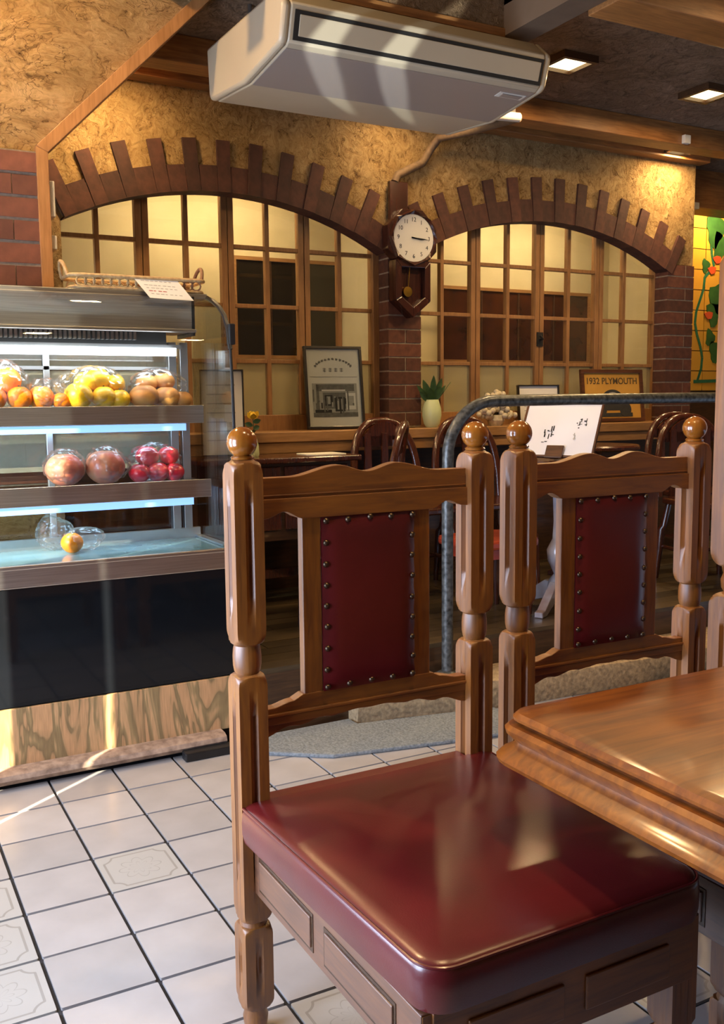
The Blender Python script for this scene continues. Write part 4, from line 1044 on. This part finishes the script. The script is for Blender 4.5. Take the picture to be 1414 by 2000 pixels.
# dried flowers
df = thing('dried_flowers', 'bushy bunch of pale dried flowers in a low pot on the sill', 'flowers', (3.215, 4.34, SZ))
MB().lathe([(.035, 0), (.05, .03), (.045, .06)], (3.215, 4.34, SZ), 18).obj('pot', dryf, df)
rd = random.Random(9)
head = MB().sphere((0, 0, 0), .0165, 8, 6).mesh('flower_head', dryf, True)
for k in range(140):
    a = rd.uniform(0, 2*PI); e = rd.uniform(.05, 1.5); r_ = rd.uniform(.06, .125)
    q = (r_*math.cos(a)*math.cos(e)*1.0, r_*math.sin(a)*math.cos(e)*.5, .045+r_*math.sin(e)*1.15)
    share(head, 'flower_head', df, q, (0, 0, a))
df['_o'] = (0, 0, 0)
for k in range(10):
    a = rd.uniform(0, 6.28); MB().tube([(0, 0, .05), (.05*math.cos(a), .02*math.sin(a), .12), (.1*math.cos(a), .04*math.sin(a), .17+.02*math.sin(k))], .0015, 4).obj('stem', stemm, df)
# books beside the notice
for k, (x, h, c, lab) in enumerate(((3.44, .125, paper, 'leftmost slim white booklet in front of the cream notice'), (3.462, .118, inkl, 'grey slim booklet in front of the cream notice'), (3.486, .130, paperb, 'rightmost slim white booklet in front of the cream notice'))):
    o = thing('booklet', lab, 'book', (x, 4.30, SZ), group='slim booklets on the sill')
    B(x, x+.016, 4.285, 4.355, SZ, SZ+h).obj('cover', c, o, bevel=.001); B(x+.002, x+.014, 4.2835, 4.2845, SZ+.004, SZ+h-.004).obj('pages', paper, o)
o = thing('place_tag', 'small white paddle-shaped tag on a stick on the sill', 'sign', (3.60, 4.31, SZ))
MB().prism([(3.60+.030*math.cos(2*PI*k/16), SZ+.095+.038*math.sin(2*PI*k/16)) for k in range(16)], 1, 4.307, 4.312).obj('paddle', paper, o)
B(3.597, 3.603, 4.306, 4.313, SZ, SZ+.06).obj('stick', paper, o); B(3.58, 3.62, 4.295, 4.325, SZ, SZ+.006).obj('foot', paper, o)

# ================================================================== RAISED FLOOR FURNITURE
FZ = .24
def flower(x, y, zb, hgt, label, vmat, fmat, cat='flowers', rad=.022):
    o = thing('flower_vase', label, cat, (x, y, zb))
    MB().lathe([(.022, 0), (.026, .01), (.024, .05), (.018, .075), (.019, .08), (.016, .08), (.015, .02)], (x, y, zb), 18).obj('vase', vmat, o, smooth=True)
    MB().tube([(x, y, zb+.02), (x+.004, y, zb+hgt*.6), (x, y, zb+hgt)], .0025, 6).obj('stem', leafm, o)
    for k in range(9):
        a = 2*PI*k/9+.3; r_ = rad*(.5 if k % 2 else .9)
        leaf((x, y, zb+hgt-.012), (x+r_*math.cos(a), y+r_*math.sin(a), zb+hgt+.016+.006*(k % 3)), rad*.5, fmat, o, 'petal')
    MB().sphere((x, y, zb+hgt+.004), rad*.62, 12, 8).obj('bud', fmat, o, smooth=True)
    for a, dz in ((.4, .06), (2.6, .045), (4.4, .075), (5.6, .03)): leaf((x, y, zb+hgt-dz), (x+.040*math.cos(a), y+.03*math.sin(a), zb+hgt-dz+.018), .012, leafm, o)
    return o
# cabinet in front of the left window
cb = thing('wooden_cabinet', 'dark wooden side cabinet with a glossy top under the left window', 'cabinet', (1.85, 4.1, FZ))
B(1.35, 2.14, 3.93, 4.24, .905, .932).obj('top', mahog, cb, bevel=.006)
B(1.39, 2.10, 3.97, 4.22, .55, .905).obj('body', darkw, cb, bevel=.003)
for x0, x1 in ((1.41, 1.735), (1.755, 2.08)):
    d = B(x0, x1, 3.958, 3.972, .60, .89).obj('door', mahog, cb, bevel=.004); MB().sphere((x1-.03, 3.953, .74), .010, 10, 8).obj('knob', gold, d)
for x in (1.41, 2.04):
    MB().prism([(3.98, FZ), (4.20, FZ), (4.20, FZ+.05), (4.14, FZ+.10), (4.12, FZ+.2), (4.17, .55), (4.01, .55), (4.06, FZ+.2), (4.04, FZ+.10), (3.98, FZ+.05)], 0, x, x+.04).obj('leg', mahog, cb, bevel=.004)
B(1.43, 2.06, 4.07, 4.11, FZ+.12, FZ+.16).obj('stretcher', mahog, cb)
flower(1.655, 4.08, .932, .185, 'single yellow flower in a small vase on the cabinet', vasem, yelf, rad=.028)
wb_ = frame_stand('menu_board', 'narrow white menu board standing on the cabinet behind the case glass', 'sign', 1.535, 4.15, .935, .20, .395, .06, -.25, .007, frameb, paper)
for k in range(7): mark(wb_, -.07, .06-.02*(k % 3), .07+k*.042, .076+k*.042, inkl)
pl2 = tag(MB().prism(rounded(1.90, 2.10, 4.00, 4.16, .02, 4), 2, .932, .936).obj('reflection_sheet', paper), 'pale sheet standing in for the light reflected on the cabinet top', 'paper')  # pale patch imitating a reflection on the glossy top

def hoop_chair(label, x, y, rz, seatmat=mahog):
    o = thing('hoop_back_chair', label, 'chair', (x, y, FZ), rz, group='dark hoop-back chairs on the raised floor', local=True)
    # local: back at +y, faces -y
    vs = rounded(-.20, .20, -.20, .20, .09, 5)
    MB().prism(vs, 2, .40, .43).obj('seat', seatmat, o, bevel=.008)
    for sx_ in (-1, 1):
        for sy in (-1, 1):
            MB().tube([(sx_*.15, sy*.15, .40), (sx_*.165, sy*.165, .28), (sx_*.175, sy*.175, .26), (sx_*.19, sy*.19, 0)], [.016, .018, .022, .013], 10).obj('leg', mahog, o, smooth=True)
    for sx_ in (-1, 1): MB().tube([(sx_*.17, -.17, .17), (sx_*.17, .17, .17)], .010, 8).obj('stretcher', mahog, o)
    MB().tube([(-.17, 0, .17), (.17, 0, .17)], .010, 8).obj('stretcher', mahog, o)
    pa = []
    for k in range(25):
        a = PI*k/24; c_ = math.cos(a); s_ = math.sin(a)
        pa.append((-.195*math.copysign(abs(c_)**.8, c_), .17+.07*(s_**.8), .43+.41*(s_**.62)))
    MB().tube(pa, .017, 10, flat=1.25).obj('hoop', mahog, o, smooth=True)
    # top panel inside the hoop with rounded cut-outs between splats
    top = []; n = 16
    for k in range(n+1):
        x_ = -.15+.30*k/n; top.append((x_, .43+.405*(max(0, 1-(x_/.195)**2)**.4)))
    bot = [(.15-.30*k/24, .71-.03*abs(math.sin(PI*3*k/24))+.055) for k in range(25)]
    mb = MB().prism(top+bot, 1, -.007, .007, Matrix.Translation((0, .215, 0)) @ Matrix.Rotation(0, 4, 'X')); mb.obj('crest', mahog, o)
    for x_ in (-.10, 0, .10):
        MB().prism([(x_-.016, .43), (x_+.016, .43), (x_+.022, .60), (x_+.016, .78), (x_-.016, .78), (x_-.022, .60)], 1, -.006, .006, Matrix.Translation((0, .205, 0))).obj('splat', mahog, o, bevel=.002)
    return o
hoop_chair('dark hoop-back chair against the sill below the framed poster', 2.41, 3.965, .05)
hoop_chair('reddish hoop-back chair turned side-on in front of another chair, near the chair rail', 1.93, 3.66, -2.2)
hoop_chair('dark hoop-back chair behind the curve of the metal rail', 2.885, 3.97, -.05)
hoop_chair('dark hoop-back chair by the sill behind the rightmost wooden finial', 4.20, 3.80, -.3)
hoop_chair('dark hoop-back chair nearer the rail at the right edge', 3.86, 3.38, -.25)
# red seated stool seen through the chair gap
sq = thing('red_stool', 'low stool with an orange-red seat seen behind the rail post', 'stool', (2.52, 3.42, FZ))
MB().prism(rounded(2.30, 2.66, 3.24, 3.56, .05, 4), 2, .545, .585).obj('seat', seatred, sq, bevel=.012)
B(2.33, 2.63, 3.27, 3.53, .50, .545).obj('seat_frame', seatred, sq)
for x in (2.34, 2.62):
    for y in (3.28, 3.52): MB().tube([(x, y, FZ), (x, y, .38), (x, y, .50)], [.012, .018, .015], 8).obj('leg', mahog, sq, smooth=True)
# pedestal tables
def ped_table(label, x, y, top, rad, mt, pm):
    o = thing('pedestal_table', label, 'table', (x, y, FZ), group='small pedestal tables')
    MB().lathe([(rad-.015, top-.028), (rad, top-.020), (rad, top-.008), (rad-.008, top)], (x, y, 0), 40).obj('table_top', mt, o, smooth=True)
    MB().lathe([(.05, FZ+.10), (.045, FZ+.13), (.022, FZ+.16), (.05, FZ+.22), (.055, FZ+.27), (.03, FZ+.32), (.026, FZ+.40), (.032, FZ+.55), (.024, FZ+.60), (.05, top-.04), (.06, top-.028)], (x, y, 0), 22).obj('column', pm, o, smooth=True)
    for k in range(4):
        a = .5+k*PI/2; M = Matrix.Translation((x, y, FZ)) @ Matrix.Rotation(a, 4, 'Z')
        MB().prism([(.02, .12), (.06, .13), (.13, .08), (.20, .03), (.23, .025), (.23, 0), (.18, 0), (.10, .035), (.04, .05)], 1, -.02, .02, M).obj('foot', pm, o, bevel=.004)
    return o
ped_table('round pedestal table carrying the framed menu sheet behind the second chair', 2.80, 3.30, .915, .25, mahog, pedm)
ped_table('round pedestal table with the red rose under the right window', 3.42, 3.78, .945, .24, mahog, mahog)
flower(3.275, 3.87, .945, .150, 'red rose in a slim glass vase on the far round table', glass('vase_glass', (.9, .95, .92), .2), rosem, rad=.026)
# menu sheet
ms = frame_stand('menu_sheet', 'tilted white menu sheet with black brush writing in a thin dark frame', 'menu', 2.735, 3.27, .926, .36, .275, .55, -1.08, .010, framebr, paperb, d=.010)
rq = random.Random(3)
for cx_, cz_, nn, sp_ in ((-.055, .105, 9, .020), (-.030, .125, 6, .014), (.085, .165, 8, .016), (.115, .185, 5, .014), (.075, .105, 5, .008)):
    for k in range(nn):
        a = cx_+rq.uniform(-sp_, sp_)*.6; b = cz_+rq.uniform(-sp_, sp_)*1.6; l_ = rq.uniform(.006, .014); t_ = rq.uniform(.0012, .003)
        if rq.random() < .5: mark(ms, a-l_/2, a+l_/2, b-t_, b+t_, ink if sp_ > .01 else inkl, -.0074)
        else: mark(ms, a-t_, a+t_, b-l_, b+l_, ink if sp_ > .01 else inkl, -.0076)
MB().box(-.035, .045, -.022, -.010, -.01, .052).obj('clip', framebr, ms, bevel=.003)
MB().box(-.02, .02, .004, .012, 0, .20).obj('easel_strut', framebr, ms)

# ================================================================== METAL RAIL
ra = thing('pipe_rail', 'worn dark metal pipe handrail curving down to the stone step', 'handrail', (2.0, 3.0, .117))
pa = [(2.000, 3.0, .117), (2.0, 3.0, .5), (2.0, 3.0, .90)]
for k in range(1, 11):
    a = PI/2*k/10; pa.append((2.0+.215*(1-math.cos(a)), 3.0, .965+.213*math.sin(a)))
pa += [(2.6, 3.0, 1.180), (3.3, 3.0, 1.182), (3.62, 3.0, 1.182)]
MB().tube(pa, .0225, 16).obj('pipe', pipem, ra, smooth=True)
MB().lathe([(.060, .117), (.060, .126), (.048, .132), (.030, .142), (.0235, .145)], (2.0, 3.0, 0), 24).obj('flange', pipem, ra, smooth=True)
MB().tube([(3.60, 3.0, .117), (3.60, 3.0, 1.18)], .0225, 16).obj('post', pipem, ra, smooth=True)

for o in bpy.data.objects:
    if '_o' in o: del o['_o']
